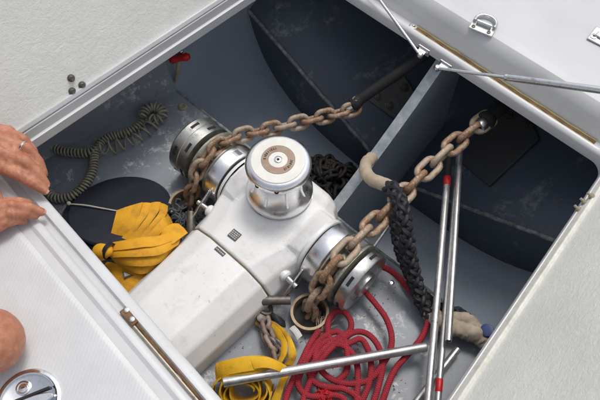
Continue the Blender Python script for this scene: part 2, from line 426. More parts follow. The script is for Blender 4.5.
# hull inside the locker
ZC = .09
def hull_dim(u):
    t = max(0, (u - .45) / .85); return .65 * (1 - .95 * min(1, t) ** 1.5) + .21 * max(0, .1 - u), .63 * (1 - .72 * min(1, t) ** 1.5)
def hull_pt(u, th):                                 # th -1..1 port..starboard
    a, dep = hull_dim(u); s = math.sin(th * math.pi / 2); c = math.cos(th * math.pi / 2)
    q = (abs(s) ** 3 + abs(c) ** 3) ** (1 / 3)
    return V(ZC + a * s / q, u, -.035 - (dep - .035) * c / q)
mb = MB(); us = [-.95 + i * .05 for i in range(46)]
mb.grid([[hull_pt(u, -1 + 2 * k / 56) for k in range(57)] for u in us]); obj('hull', mb, HULL, kind='structure', ang=80)
# aft bulkhead under the deck
mb = MB(); mb.box((ZC, -.93, -.36), (1.80, .02, .66)); obj('aft_bulkhead', mb, GREY, kind='structure')
# lining of the locker sides above the shelf (a hair inside the hull)
for s in (-1, 1):
    mb = MB(); rows = []
    for i in range(12):
        u = -.915 + i * (1.013 / 11); row = []
        for k in range(14):
            z = -.33 + k * (.27 / 13); c = min(.98, (-z - .035) / .595); d = hull_dim(u)[0] * (1 - c ** 3) ** (1 / 3) - .006
            row.append(V(ZC + s * d, u, z))
        rows.append(row)
    mb.grid(rows); obj('locker_lining', mb, GREY, kind='structure', ang=80)
# windlass shelf
mb = MB(); mb.prism([V(ZC - .631, .10, -.346), V(ZC + .631, .10, -.346), V(ZC + .84, -.915, -.346), V(ZC - .84, -.915, -.346)], (0, 0, .026)); shelf = obj('windlass_shelf', mb, GREY, kind='structure', bevel=.006)
mb = MB(); mb.tube([V(ZC - .618 + i * .03, .0985 + .0006 * math.sin(i * 2.1), -.3225) for i in range(42)], .0048, 8)
obj('shelf_edge', mb, EDGE, kind='structure')
# forward frame: upright face, sloping platform, chafed ridge
def ridge_z(d): return -.552 + .49 * d
mb = MB(); rows = []
ds = [-.66 + i * .03 for i in range(45)]
for dz, u in ((-.30, .437), (-.012, .432)): rows.append([V(ZC + d, u, ridge_z(abs(d)) + dz) for d in ds])
for i in range(1, 9):
    u = .43 + i * .07; rows.append([V(ZC + d, u + .0, ridge_z(abs(d)) + (u - .43) * .42) for d in ds])
mb.grid(rows); obj('forward_platform', mb, NAVY_SHADE, kind='structure', ang=30)
for s in (-1, 1):
    mb = MB(); mb.tube([V(ZC + s * d, .432 + .0008 * math.sin(d * 90), ridge_z(d) - .0048) for d in [.02 + i * .02 for i in range(32)]], .0066, 10); obj('frame_ridge', mb, EDGE, kind='structure')
# centre divider
mb = MB(); prof = [(.112, -.72), (.112, -.332), (.20, -.287), (.30, -.232), (.42, -.155), (.53, -.072), (.64, -.0), (.64, -.3), (.64, -.72)]
mb.prism([V(.079, u, z - .004) for u, z in prof], (.022, 0, 0)); obj('centre_divider', mb, HULL, kind='structure')
mb = MB()
for (u0, z0), (u1, z1) in zip(prof[1:5], prof[2:6]): mb.prism([V(.074, u0, z0 - .003), V(.074, u1, z1 - .003), V(.074, u1, z1 + .003), V(.074, u0, z0 + .003)], (.029, 0, 0))
obj('divider_edge', mb, DIV, kind='structure')  # paler than the panel: wear, with the lit top put into the colour

# ------------------------------------------------------------------ hatch lids, folded open past upright
def lid(side, s0, s1, off, z0, tilt, height, rim, label):
    p, d = side_line(side, off); a = p + d * s0; b = p + d * s1
    e = V(d.x, d.y, 0); out = V(-d.y, d.x, 0); wv = (V(0, 0, 1) * math.cos(tilt) + out * math.sin(tilt)).normalized()
    n = e.cross(wv).normalized();
    if n.dot(out) > 0: n = -n
    O = V(a.x, a.y, z0); Ln = (b - a).length; rot = Matrix((e, wv, n)).transposed()
    t = thing('hatch_lid', O + e * Ln / 2, label, 'hatch lid', 'open hatch lids of the locker')
    def bx(name, x0, x1, y0, y1, zz0, zz1, m, bev):
        q = MB(); q.box(O + e * (x0 + x1) / 2 + wv * (y0 + y1) / 2 + n * (zz0 + zz1) / 2, (x1 - x0, y1 - y0, zz1 - zz0), rot); return obj(name, q, m, t, bevel=bev)
    bx('inner_panel', .004, Ln - .004, rim - .004, height - .004, -.016, -.004, PANEL, 0)
    bx('outer_skin', 0, Ln, .002, height, -.030, -.018, GEL, .004)
    bx('rim', 0, Ln, 0, rim, -.017, .004, RIM if side == 2 else GEL, .003)
    bx('rim', 0, Ln, height - rim, height + .002, -.017, .004, RIM, .003)
    bx('rim', 0, rim, rim + .001, height - rim - .001, -.017, .0035, RIM, .003); bx('rim', Ln - rim, Ln, rim + .001, height - rim - .001, -.017, .0035, RIM, .003)
    return t, O, e, wv, n
lidA, OA, eA, wA, nA = lid(0, -.155, .83, .017, -.003, R(30), .50, .013, 'open port hatch lid with rough fibreglass inner face and three round bolt ends')
lidC, OC, eC, wC, nC = lid(2, -.035, .92, .0065, -.003, R(24), .50, .024, 'open starboard hatch lid with rough inner face and three bolts along its rim')
for px, py, r in ((71, 78, .0080), (82, 85, .0080), (72, 91, .0078)):
    p = on(px, py, OA - nA * .004, nA); q = MB()
    q.lathe([(r * 1.15, -.003), (r * 1.15, .002), (r, .0025), (r * .95, .006), (r * .6, .009), (r * .55, .0085), (.0005, .008)], p, nA, 12); obj('bolt', q, BOLT, lidA)
for px, py in ((580, 211), (586, 204), (593, 198)):
    p = on(px, py, OC, nC); q = MB()
    q.lathe([(.0075, .002), (.0075, .005), (.0055, .0055), (.0055, .009), (.003, .0095), (.003, .017), (.0005, .0175)], p, nC, 10); obj('bolt', q, HOSE, lidC)

# ------------------------------------------------------------------ gas struts
def strut(p0, p1, label, frac):
    t = thing('gas_strut', p0, label, 'gas strut', 'gas struts holding the lids open')
    d = (p1 - p0).normalized(); Ln = (p1 - p0).length; pm = p0 + d * Ln * frac
    q = MB(); q.tube([p0 + d * .006, pm + d * .002], .0040, 12); obj('rod', q, CHR, t)
    q = MB(); q.lathe([(.0045, -.002), (.0078, 0), (.0082, .004), (.0075, .006), (.0082, .008), (.0082, Ln * (1 - frac) - .02), (.006, Ln * (1 - frac) - .012)], pm, d, 16); obj('cylinder', q, CHR2, t)
    for p in (p0, p1):
        q = MB(); q.lathe([(.0005, -.0085), (.005, -.0075), (.0078, -.003), (.0085, 0), (.0078, .003), (.005, .0075), (.0005, .0085)], p, V(0, 0, 1), 14); obj('ball_joint', q, CHR2, t)
    return t
S1 = at(420, 55, -.022); S2 = at(437, 68, -.024)
E1 = on(322, -79.5, OA + nA * .022, nA); E2 = on(692, 102.4, OC + nC * .022, nC)
s1 = strut(S1, E1, 'thin gas strut reaching up to the port lid', .62); s2 = strut(S2, E2, 'gas strut crossing over the foredeck to the starboard lid', .31)
for t, p, q0 in ((s1, S1, V(-.004, .026, .004)), (s2, S2, V(.01, .026, .006))):
    q = MB(); q.box(p + q0 + V(0, -.004, -.008), (.034, .004, .022)); q.box(p + q0 + V(0, -.014, -.004), (.022, .018, .004)); obj('bracket', q, CHR2, t, bevel=.001)
    for dx in (-.011, .011):
        q = MB(); q.lathe([(.0042, 0), (.004, .002), (.001, .0035)], p + q0 + V(dx, -.006, -.006), V(0, -1, .2), 10); obj('screw', q, CHR2, t)
for t, p, n in ((s1, E1, nA), (s2, E2, nC)):
    q = MB(); q.lathe([(.018, -.026), (.018, -.022), (.006, -.021), (.005, -.005)], p, n, 14); obj('bracket', q, CHR2, t)

# ------------------------------------------------------------------ stained sealing strip along the forward gutter
t = thing('sealing_strip', at(480, 90, -.034), 'golden brown stained sealing strip in the gutter below the foredeck', 'sealing strip')
def gut(s, o, z):
    p, d = side_line(1, o); q = p + d * s; return V(q.x, q.y, z)
XB = at(395, 42, -.034); s_st = (Vector((XB.x, XB.y)) - side_line(1, .03)[0]).dot(side_line(1, .03)[1])
for o, r, m, nm in ((.0365, .0034, GOLD, 'bead'), (.0250, .0022, GOLD, 'bead'), (.0305, .0038, RUSTY, 'stained_core')):
    q = MB(); q.tube([gut(s_st + i * .012, o + .0007 * math.sin(i * 1.7 + o * 900) + .0006 * math.sin(i * .61), -.0335 + (.0012 if nm == 'bead' else 0)) for i in range(46)], r, 8, rad=lambda f: 1 + .10 * math.sin(f * 57) + .08 * math.sin(f * 131)); obj(nm, q, m, t)
q = MB(); q.lathe([(.013, 0), (.013, .002), (.010, .0045), (.005, .0045), (.004, .003), (.0005, .003)], gut(s_st + .002, .0305, -.0335), V(0, 0, 1), 16); obj('end_fitting', q, CHR2, t)

# rusty stainless rail in the aft gutter
t = thing('gutter_rail', at(135, 313, -.01), 'thin rust stained metal rail with end plate in the aft gutter', 'rail')
PA = at(134, 312, -.01); sA = (Vector((PA.x, PA.y)) - side_line(3, .03)[0]).dot(side_line(3, .03)[1])
def ag(s, o, z):
    p, d = side_line(3, o); q = p + d * s; return V(q.x, q.y, z)
q = MB(); q.tube([ag(sA - i * .02, .0335, -.0075) for i in range(20)], .0034, 8); obj('rail', q, m_chrome('stained_rail', .35, .55, (.50, .45, .36), .7), t)
q = MB(); q.tube([ag(sA - i * .02, .0268 - .0008 * math.sin(i), -.0108) for i in range(20)], .0034, 8, rad=lambda f: 1.4 - .7 * f + .25 * math.sin(f * 40)); obj('rust_bed', q, RUSTY, t)
d3 = side_line(3, 0)[1]; e3 = V(d3.x, d3.y, 0); rot3 = Matrix((e3, V(-d3.y, d3.x, 0), V(0, 0, 1))).transposed()
q = MB(); q.box(ag(sA - .004, .026, -.004), (.042, .022, .006), rot3); obj('end_plate', q, RUSTY, t, bevel=.002)
for ds_ in (.009, -.014):
    q = MB(); q.lathe([(.0062, 0), (.0058, .002), (.003, .0032), (.0005, .0028)], ag(sA + ds_, .026 - ds_ * .15, -.001), V(0, 0, 1), 12); obj('screw', q, CHR2, t)

# ------------------------------------------------------------------ windlass
XW, ZA, UA = .025, -.236, -.032
t = thing('windlass', (XW, -.1, -.32), 'white cast anchor windlass with chrome capstan and two chain gypsies on the locker shelf', 'windlass')
def wsec(u, hp, zp, hm, zm, hb, zb):
    pts = [(-hb, -.322), (-hb, zb), (-hm, zm), (-hp, zp), (0, zp + .001), (hp, zp), (hm, zm), (hb, zb), (hb, -.322)]
    return [V(XW + x, u, z) for x, z in pts]
q = MB()
secs = [wsec(u, *a) for u, a in ((-.66, (.052, -.198, .098, -.222, .122, -.262)), (-.45, (.056, -.198, .103, -.221, .128, -.262)), (-.206, (.062, -.198, .112, -.218, .139, -.258)))]
b = q.grid(secs); n = 9; q.cap([b + k for k in range(n)]); q.cap([b + 2 * n + k for k in range(n)], True)
obj('gearbox_cover', q, CAST, t, bevel=.007, ang=180, hard=True)
q = MB()
def edge_z(u): return ZA + math.sqrt(max(.0003, .0805 ** 2 - (u - UA) ** 2))
secs = [wsec(u, *a) for u, a in ((-.2035, (.062, -.198, .112, -.218, .139, -.258)), (-.165, (.068, -.1965, .118, -.214, .1395, -.254)), (-.132, (.078, -.1955, .126, -.208, .1410, -.246)))]
secs += [wsec(u, .088, -.1945 + .002 * (u + .11) / .1, .134, min(-.158, edge_z(u)), .1425, edge_z(u) - .030) for u in (-.105, -.088, -.065, -.03, 0, .022, .037)]
secs += [wsec(u, *a) for u, a in ((.060, (.080, -.203, .106, -.222, .116, -.262)), (.082, (.072, -.208, .094, -.228, .104, -.266)), (.092, (.060, -.220, .080, -.238, .090, -.268)))]
b = q.grid(secs); q.cap([b + k for k in range(n)]); q.cap([b + 12 * n + k for k in range(n)], True)
obj('housing', q, CAST, t, bevel=.008, ang=180, hard=True)
q = MB(); q.grid([[p + (p - V(XW, p.y, -.27)).normalized() * -.0014 for p in wsec(-.2060, .062, -.198, .112, -.218, .139, -.258)], [p + (p - V(XW, p.y, -.27)).normalized() * -.0014 for p in wsec(-.2036, .062, -.198, .112, -.218, .139, -.258)]])
obj('seam', q, RUSTY, t)
for s in (-1, 1):                                    # side flanges, bands, gypsies
    ax = V(s, 0, 0); o = V(XW, UA, ZA)
    q = MB(); rows = []
    for vv in (.134, .1365, .139, .141, .1435):
        f = 1; row = []; k2 = .0815 if vv < .143 else .079
        for k in range(56):
            a = math.tau * k / 56; ca, sa = math.cos(a), math.sin(a)
            qq = (abs(ca) ** 4 + abs(sa) ** 4) ** .25; bu = .108 * ca / qq; bz = (.043 if sa > 0 else .082) * sa / qq
            row.append(o + ax * vv + V(0, bu * (1 - f) + k2 * ca * f, bz * (1 - f) + k2 * sa * f))
        rows.append(row)
    q.grid(rows, True); q.cap([len(q.v) - 56 + k for k in range(56)]); obj('side_flange', q, CAST, t, ang=50)
    q = MB(); q.lathe([(.062, .143), (.074, .1435), (.074, .150)], o, ax, 48); obj('rubber_gap', q, RUBBER, t)
    q = MB(); q.lathe([(.066, .1485), (.0825, .149), (.084, .151), (.084, .188), (.082, .1905), (.078, .1908), (.076, .1895), (.060, .1895)], o, ax, 64); obj('clutch_band', q, CHR3, t)
    # gypsy: two dished plates with a lobed hub between
    q = MB(); q.lathe([(.050, .190), (.079, .191), (.0815, .193), (.0815, .197), (.068, .203), (.056, .208), (.056, .222), (.068, .227), (.082, .234), (.0865, .241), (.086, .246), (.076, .248), (.045, .2485)], o, ax, 56); g = obj('gypsy', q, BRZ, t)
    for k in range(10):
        a = k * math.tau / 10; c = o + ax * .215 + V(0, math.cos(a), math.sin(a)) * .061
        q = MB(); q.box(c, (.024, .012, .016), Matrix.Rotation(a, 3, 'X')); obj('pocket_lug', q, BRZ, g, bevel=.002)
    q = MB(); q.lathe([(.040, .247), (.040, .275)], o, ax, 32); obj('shaft_collar', q, DARK, t)
    if s > 0:
        q = MB(); q.lathe([(.045, .256), (.079, .256), (.083, .258), (.083, .281), (.080, .285), (.050, .2855), (.048, .283), (.034, .283), (.033, .292), (.028, .294), (.010, .294), (.008, .290), (.0005, .290)], o, ax, 56)
        dr = obj('clutch_wheel', q, WHEEL, t); zs = (.270,)
    else:
        q = MB(); q.lathe([(.050, .262), (.079, .262), (.083, .264), (.083, .290), (.0813, .2915), (.0813, .2935), (.083, .295), (.083, .322), (.079, .327), (.05, .328), (.045, .322), (.012, .322), (.010, .318), (.0005, .318)], o, ax, 64)
        dr = obj('clutch_wheel', q, WHEEL, t); zs = (.277, .309)
    for h in zs:
        for k in range(6):
            a = R(62) + k * math.tau / 6 + (.35 if h > .3 else 0); rr = .0832
            q = MB(); q.box(o + ax * h + V(0, math.cos(a), math.sin(a)) * (rr - .0009), (.0075, .026, .0030), Matrix.Rotation(a - math.pi / 2, 3, 'X')); obj('slot', q, DARK, dr)
# stop levers aft of each band
for s in (-1, 1):
    q = MB(); b0 = V(XW + s * .126, -.146, -.230); q.lathe([(.016, -.02), (.015, .010), (.011, .014)], b0, V(s, -.10, .05), 20); obj('lever_boss', q, CAST, t)
    q = MB(); q.tube([b0, b0 + V(s * .046, -.004, .002)], .0075, 14); obj('lever_pin', q, CHR2, t)
    q = MB(); c = b0 + V(s * .032, 0, 0)
    q.prism([c + V(0, .028, .034), c + V(0, .034, .022), c + V(0, -.012, -.026), c + V(0, -.036, -.034), c + V(0, -.040, -.022), c + V(0, -.016, .004)], (s * .005, 0, 0)); obj('lever_plate', q, CHR2, t, bevel=.0015)
    q = MB(); e0 = b0 + V(s * .050, -.030, -.026); e1 = b0 + V(-s * .006 , -.082, -.028)
    dd = (e1 - e0).normalized(); q.lathe([(.0115, 0), (.0115, .062), (.0128, .064), (.0128, .071), (.011, .073)], e0, dd, 18); obj('lever_bar', q, BOLT, t)
    q = MB(); q.box(e1 + dd * .006, (.030, .026, .006), dd.to_track_quat('Z', 'Y').to_matrix()); obj('lever_end_cap', q, CHR2, t, bevel=.002)
    q = MB(); cc = e1 + V(s * .016, .002, -.028); q.tube([cc + V(math.cos(a) * .018, math.sin(a) * .013, -.004 * math.sin(a)) for a in [k * math.tau / 20 for k in range(20)]], .0055, 8, closed=True); obj('lever_ring', q, BOLT, t)
# chain pipes through the shelf
for s in (-1, 1):
    c = V(XW + s * .222, -.158, -.318)
    q = MB(); q.lathe([(.046, -.03), (.046, .026), (.048, .028), (.047, .033), (.0405, .033), (.0385, .028), (.0385, -.028)], c, V(0, 0, 1), 40, caps=False); p = obj('chain_pipe', q, PIPE, t)
    q = MB(); q.lathe([(.0392, .002), (.0002, .003)], c, V(0, 0, 1), 32); obj('pipe_shade', q, DARK, p)  # near-black disc standing in for the shade down the pipe
# capstan
cp = V(.0, 0, 0); CAPX = 0.0
q = MB(); q.lathe([(0.0837, -0.2091), (0.0848, -0.2006), (0.0837, -0.1932), (0.0742, -0.1922)], cp, V(0, 0, 1), 64); base = obj('capstan_base', q, CHR2, t)
q = MB(); q.lathe([(0.0806, -0.1938), (0.0811, -0.1874), (0.0742, -0.1869)], cp, V(0, 0, 1), 64); obj('rubber_ring', q, RUBBER, base)
q = MB(); q.lathe([(0.0742, -0.1881), (0.0832, -0.1877), (0.0843, -0.1837), (0.0832, -0.1752), (0.0753, -0.1657), (0.0663, -0.1508), (0.0610, -0.1328), (0.0594, -0.1148), (0.0599, -0.0989), (0.0636, -0.0883), (0.0721, -0.0819), (0.0769, -0.0787), (0.0787, -0.0724), (0.0787, -0.0628), (0.0769, -0.0575), (0.0678, -0.0517), (0.0641, -0.0510)], cp, V(0, 0, 1), 96, caps=False)
drum = obj('capstan_drum', q, CHR3, t, ang=60)
for k in range(8):
    a = k * math.tau / 8 + .26; dv = V(math.cos(a), math.sin(a), 0)
    q = MB(); q.tube([cp + dv * r + V(0, 0, z) for r, z in ((0.0705, -0.1582), (0.0623, -0.1370), (0.0602, -0.1158), (0.0610, -0.0989), (0.0657, -0.0888))], .0032, 8); obj('whelp', q, CHR3, drum)
q = MB(); q.lathe([(0.0649, -0.0522), (0.0647, -0.0499), (0.0631, -0.0485), (0.0403, -0.0478), (0.0402, -0.0485), (0.0220, -0.0485), (0.0219, -0.0478), (0.0101, -0.0475), (0.0095, -0.0496), (0.0005, -0.0496)], cp, V(0, 0, 1), 72); cap = obj('capstan_cap', q, WHITEP, t)
q = MB(); q.lathe([(0.0225, -0.0483), (0.0228, -0.0476), (0.0394, -0.0476), (0.0398, -0.0483)], cp, V(0, 0, 1), 64, caps=False); obj('engraved_ring', q, BRASSR, cap)
q = MB(); q.lathe([(0.0087, -0.0501), (0.0087, -0.0477), (0.0074, -0.0469), (0.0038, -0.0469), (0.0036, -0.0485), (0.0003, -0.0485)], cp, V(0, 0, 1), 24); sc_ = obj('centre_screw', q, CHR2, cap)
q = MB(); q.lathe([(0.0035, -0.0480), (0.0003, -0.0479)], cp, V(0, 0, 1), 16); obj('screw_socket', q, DARK, sc_)
q = MB()                                             # worn engraved characters on the ring: short strokes along two arcs
for arc0, cnt in ((R(100), 9), (R(300), 7)):
    for k in range(cnt):
        a = arc0 + R(9.5) * k + YAW
        for j in range(rnd.choice((1, 2, 2))):
            aa = a + (j - .5) * R(3.2); c = V(math.cos(aa) * .0315, math.sin(aa) * .0315, -.0469)
            q.box(c, (.0058, .0009, .0005), Matrix.Rotation(aa, 3, 'Z'))
        if rnd.random() < .7:
            rr = .0315 + rnd.choice((-.0026, 0, .0026)); q.box(V(math.cos(a) * rr, math.sin(a) * rr, -.0469), (.0009, .0022, .0005), Matrix.Rotation(a, 3, 'Z'))
obj('worn_lettering', q, LABELM, cap)['kind'] = 'stuff'
for px, py in ((262, 181), (277, 185.5), (305, 171)):      # lever sockets round the rim
    p = at(px, py, -.066); dv = V(p.x, p.y, 0).normalized()
    q = MB(); q.lathe([(.0055, -.004), (.0055, .0012), (.0045, .0014), (.0002, .0006)], dv * .0779 + V(0, 0, -.065), (dv + V(0, 0, .35)).normalized(), 16); obj('lever_socket', q, DARK, drum)
# printed plates on the casing
def plate(px, py, z, wd, hg, lines, ang_):
    c = at(px, py, z); M = Matrix.Rotation(ang_, 3, 'Z')
    q = MB(); q.box(c, (wd, hg, .0016), M); o = obj('label_plate', q, LABELM, t, bevel=.0004)
    q = MB()
    for k in range(lines):
        y = hg * (.5 - (k + 1) / (lines + 1)); x = -wd * .42
        while x < wd * .40:
            l = rnd.uniform(.0025, .006); l = min(l, wd * .43 - x); q.box(c + M @ V(x + l / 2, y, .00095), (l, hg * .5 / (lines + 1), .0004), M); x += l + .0016
    obj('print_line', q, PRINT, o)
plate(234.5, 235, -.1940, .026, .024, 4, 0.05); plate(220, 251.5, -.1968, .030, .011, 1, 0.0)
o = V(XW, UA, ZA)
q = MB()                                             # bar-code like print on the port band
for k in range(9):
    a = R(78) - k * R(1.6); q.box(o + V(-.167, math.cos(a) * .0841, math.sin(a) * .0841), (.020, rnd.choice((.0008, .0014)), .0004), Matrix.Rotation(a - math.pi / 2, 3, 'X'))
obj('band_print', q, LABELM, t)
c = at(244.5, 170, -.186); q = MB()
for k in range(5): q.box(c + V((k - 2) * .006, rnd.uniform(-.004, .004), .0008), (.0045, rnd.uniform(.006, .012), .0006), Matrix.Rotation(.4, 3, 'Z'))
obj('faded_sticker', q, m_plain('faded_orange', (.72, .42, .25), (.70, .60, .50), .6), t)

# ------------------------------------------------------------------ chains
def link_mesh(name, m, p, r, rc, ns=7):
    s = (p - 2 * (rc - r)) / 2; path = []
    for k in range(9): a = -math.pi / 2 + math.pi * k / 8; path.append(V(math.cos(a) * rc + s, math.sin(a) * rc, 0))
    for k in range(9): a = math.pi / 2 + math.pi * k / 8; path.append(V(math.cos(a) * rc - s, math.sin(a) * rc, 0))
    q = MB(); q.tube(path, r, ns, closed=True, up=V(0, 0, 1)); me, _ = q.mesh(name, V(0, 0, 0), True, 80); me.materials.append(m); return me
def chain(ctrl, p, me, label, group, roll0, scale=1, jitter=.10):
    pts = spline(ctrl, p); T, Nn, Bn = frames(pts, up=V(0, 0, 1))
    t = thing('anchor_chain', pts[len(pts) // 2], label, 'chain', group)
    for i, c in enumerate(pts):
        a = roll0 + (i % 2) * math.pi / 2 + rnd.uniform(-jitter, jitter); y = Nn[i] * math.cos(a) + Bn[i] * math.sin(a); x = T[i]; z = x.cross(y)
        M = Matrix((x, y, z)).transposed().to_4x4(); M = Matrix.Translation(c) @ M @ Matrix.Diagonal((scale,) * 3).to_4x4()
        inst('link', me, t, M)
LKR = link_mesh('link', CHAIN, .051, .0084, .0188); LKL = link_mesh('link', CHAIN2, .040, .0069, .0160)
xr = .243
chain([(xr + .004, -.160, -.405), (xr + .003, -.158, -.345), (xr, -.150, -.290), (xr, -.130, -.228), (xr, -.100, -.180), (xr, -.060, -.155), (xr, .0, -.149), (xr, .10, -.157), (xr + .002, .22, -.152), (xr + .004, .34, -.149), (xr + .012, .43, -.146), (xr + .022, .49, -.143)], .051, LKR, 'rusty pale chain running from the right gypsy past the black rope', 'anchor chains on the windlass', R(62))
xl = -.190
chain([(xl - .006, -.160, -.40), (xl - .005, -.158, -.33), (xl - .002, -.140, -.27), (xl, -.122, -.212), (xl, -.090, -.172), (xl, -.045, -.152), (xl + .010, .025, -.155), (-.142, .112, -.174), (-.105, .190, -.185), (-.058, .285, -.198), (-.040, .325, -.202)], .040, LKL, 'brown rusty chain running from the left gypsy behind the capstan', 'anchor chains on the windlass', R(50))
# heap of black chain on the hull beside the divider
def hull_z(v, u):
    a, dep = hull_dim(u); d = min(.98, abs(v - ZC) / a); return -.035 - (dep - .035) * (1 - d ** 3) ** (1 / 3)
LKP = link_mesh('link', PILE, .034, .0068, .0152, 6)
t = thing('chain_heap', (-.05, .27, -.60), 'heap of black wet chain lying against the centre divider', 'chain')
pos = V(-.06, .26, 0); hd = 0; k = 0
hp = []
for i in range(280):
    hd += rnd.uniform(-.9, .9); f = i / 280; nx = pos + V(math.cos(hd), math.sin(hd), 0) * .033
    cx, cy = -.045, .265; ex, ey = .15 * (1 - .35 * f), .135 * (1 - .35 * f)
    if ((nx.x - cx) / ex) ** 2 + ((nx.y - cy) / ey) ** 2 > 1 or nx.x > .058:
        hd = math.atan2(cy - pos.y, cx - pos.x) + rnd.uniform(-.7, .7); nx = pos + V(math.cos(hd), math.sin(hd), 0) * .033
    pos = nx; rr = math.hypot((pos.x - cx) / .14, (pos.y - cy) / .12)
    z = hull_z(pos.x, pos.y) + .016 + f * .135 * max(.15, 1 - rr * rr * .8) + rnd.uniform(-.004, .008); hp.append((V(pos.x, pos.y, z), hd))
for i, (c, h) in enumerate(hp):
    M = Matrix.Translation(c) @ Matrix.Rotation(h, 4, 'Z') @ Matrix.Rotation(rnd.uniform(-.5, .5), 4, 'Y') @ Matrix.Rotation((i % 2) * math.pi / 2 + rnd.uniform(-.7, .7), 4, 'X'); inst('link', LKP, t, M)

# ------------------------------------------------------------------ hoses the chains run through, bolted plates
def chain_hose(p0, p1, r, label):
    t = thing('chain_hose', p0, label, 'hose', 'black hoses the chains run into'); d = (p1 - p0).normalized()
    q = MB(); q.tube([p0 + (p1 - p0) * (i / 8) for i in range(9)], r, 20); obj('hose', q, RUBBER, t)
    q = MB(); q.lathe([(r * .62, -.012), (r * .8, -.016), (r * 1.02, -.014), (r * 1.08, -.002), (r * 1.04, .004)], p0, d, 28, caps=False); obj('mouth_ring', q, CHR2, t)
    q = MB(); q.lathe([(r * .63, -.010), (.001, -.008)], p0, d, 20); obj('mouth', q, DARK, t)
    q = MB(); q.lathe([(r * 1.02, .006), (r * 1.28, .008), (r * 1.34, .012), (r * 1.34, .020), (r * 1.2, .026), (r * 1.0, .034)], p0, d, 28, caps=False); c = obj('hose_clamp', q, RUBBER, t)
    q = MB(); q.box(p0 + d * .016 + V(0, 0, r * 1.1), (.014, .010, .006)); obj('clamp_screw', q, BOLT, c)
chain_hose(at(350, 106.5, -.203), V(.035, .545, -.095), .0150, 'black hose swallowing the left chain beside the divider')
chain_hose(at(482, 124, -.143), V(.282, .64, -.125), .0190, 'black hose mouth swallowing the right chain under the foredeck')
def plat_plane(px, py, s, lift=.004):               # the sloping platform on side s
    p0 = V(ZC, .43, ridge_z(0) + lift); n = V(1, 0, s * .49).cross(V(0, 1, .42)); return on(px, py, p0, n), n.normalized()
def bolted(poly, bolts, s, label, m):
    P = [plat_plane(x, y, s)[0] for x, y in poly]; n = plat_plane(*poly[0], s)[1]
    if n.z < 0: n = -n
    t = thing('backing_plate', sum(P, V(0, 0, 0)) / len(P), label, 'plate', 'bolted backing plates under the foredeck')
    q = MB(); q.prism(P, n * .008); obj('plate', q, m, t, bevel=.003)
    for x, y in bolts:
        p = plat_plane(x, y, s, .012)[0]; q = MB(); q.lathe([(.016, 0), (.016, .002), (.0095, .0025), (.0095, .010), (.0045, .0105), (.0045, .016), (.0005, .016)], p, n, 6 if 0 else 12); obj('bolt', q, BOLT, t)
bolted([(368, 100), (396, 121), (414, 92), (404, 76)], [(389, 106), (377, 97), (404, 88)], -1, 'grey bolted plate on the hull left of the divider', PLATEM)
bolted([(462, 164), (490, 187), (540, 140), (528, 112), (498, 96)], [(497, 116), (510, 117), (526, 126)], 1, 'dark bolted plate round the right chain hose', m_plain('dark_plate', (.060, .064, .072), (.085, .078, .072), .6, .1, 14, .3))

# ------------------------------------------------------------------ steel tubes
def hollow(mbq, a, b, r, n=20):
    d = (b - a).normalized(); Ln = (b - a).length
    mbq.lathe([(r * .80, .03), (r * .80, 0), (r * .97, -.0006), (r, .001), (r, Ln - .001), (r * .97, Ln), (r * .80, Ln), (r * .80, Ln - .03)], a, d, n, caps=False); return d, Ln
def steel_tube(a, b, r, label, bands=()):
    t = thing('steel_tube', a, label, 'tube', 'loose steel tubes in the locker')
    q = MB(); d, Ln = hollow(q, a, b, r); obj('tube', q, STEEL, t)
    q = MB(); q.lathe([(r * .79, .028), (.0002, .029)], a, d, 14); q.lathe([(r * .79, Ln - .028), (.0002, Ln - .029)], a, d, 14); obj('bore', q, DARK, t)
    for nm, m, s0, s1, k in bands:
        q = MB(); q.lathe([(r * 1.0, s0), (r * k, s0 + .0008), (r * k, s1 - .0008), (r * 1.0, s1)], a, d, 20, caps=False); obj(nm, q, m, t)
    return t
steel_tube(at(223.5, 382.5, -.236), at(426, 347, -.262), .0108, 'bright steel tube lying across the red rope and yellow strap')
PA_, PB_ = at(449, 158, -.262), at(428, 403, -.235)
steel_tube(PB_, PA_, .0088, 'steel tube with a red tape band and black upper grip', (('red_tape', REDP, (PB_ - PA_).length * .862, (PB_ - PA_).length * .905, 1.07), ('black_grip', RUBBER, (PB_ - PA_).length * .905, (PB_ - PA_).length, 1.05), ('seam_ring', CHR2, .185, .190, 1.04)))
PA_, PB_ = at(459.5, 146, -.270), at(437.5, 405, -.252)
steel_tube(PB_, PA_, .0076, 'longest thin steel tube, middle of the bundle over the chafe canvas', (('red_tape', REDP, .028, .058, 1.05),))
steel_tube(at(448.5, 341, -.225), at(460, 152, -.250), .0078, 'short steel tube with its open end over the chafe canvas')
steel_tube(at(416, 402, -.300), at(458, 349, -.295), .0088, 'steel tube lying beneath the bundle on the shelf')
# pale rod beside the black rope
t = thing('stay_rod', at(367, 256, -.29), 'thin pale rod slanting up from the shelf edge behind the black rope', 'rod')
q = MB(); q.tube([at(365, 259, -.300), at(381, 237, -.286), at(398, 214, -.276)], .0042, 10); obj('rod', q, STEEL, t)
q = MB(); q.lathe([(.009, 0), (.009, .003), (.005, .006)], at(365, 259, -.303), V(.1, .3, 1), 12); obj('end_fitting', q, CHR2, t)

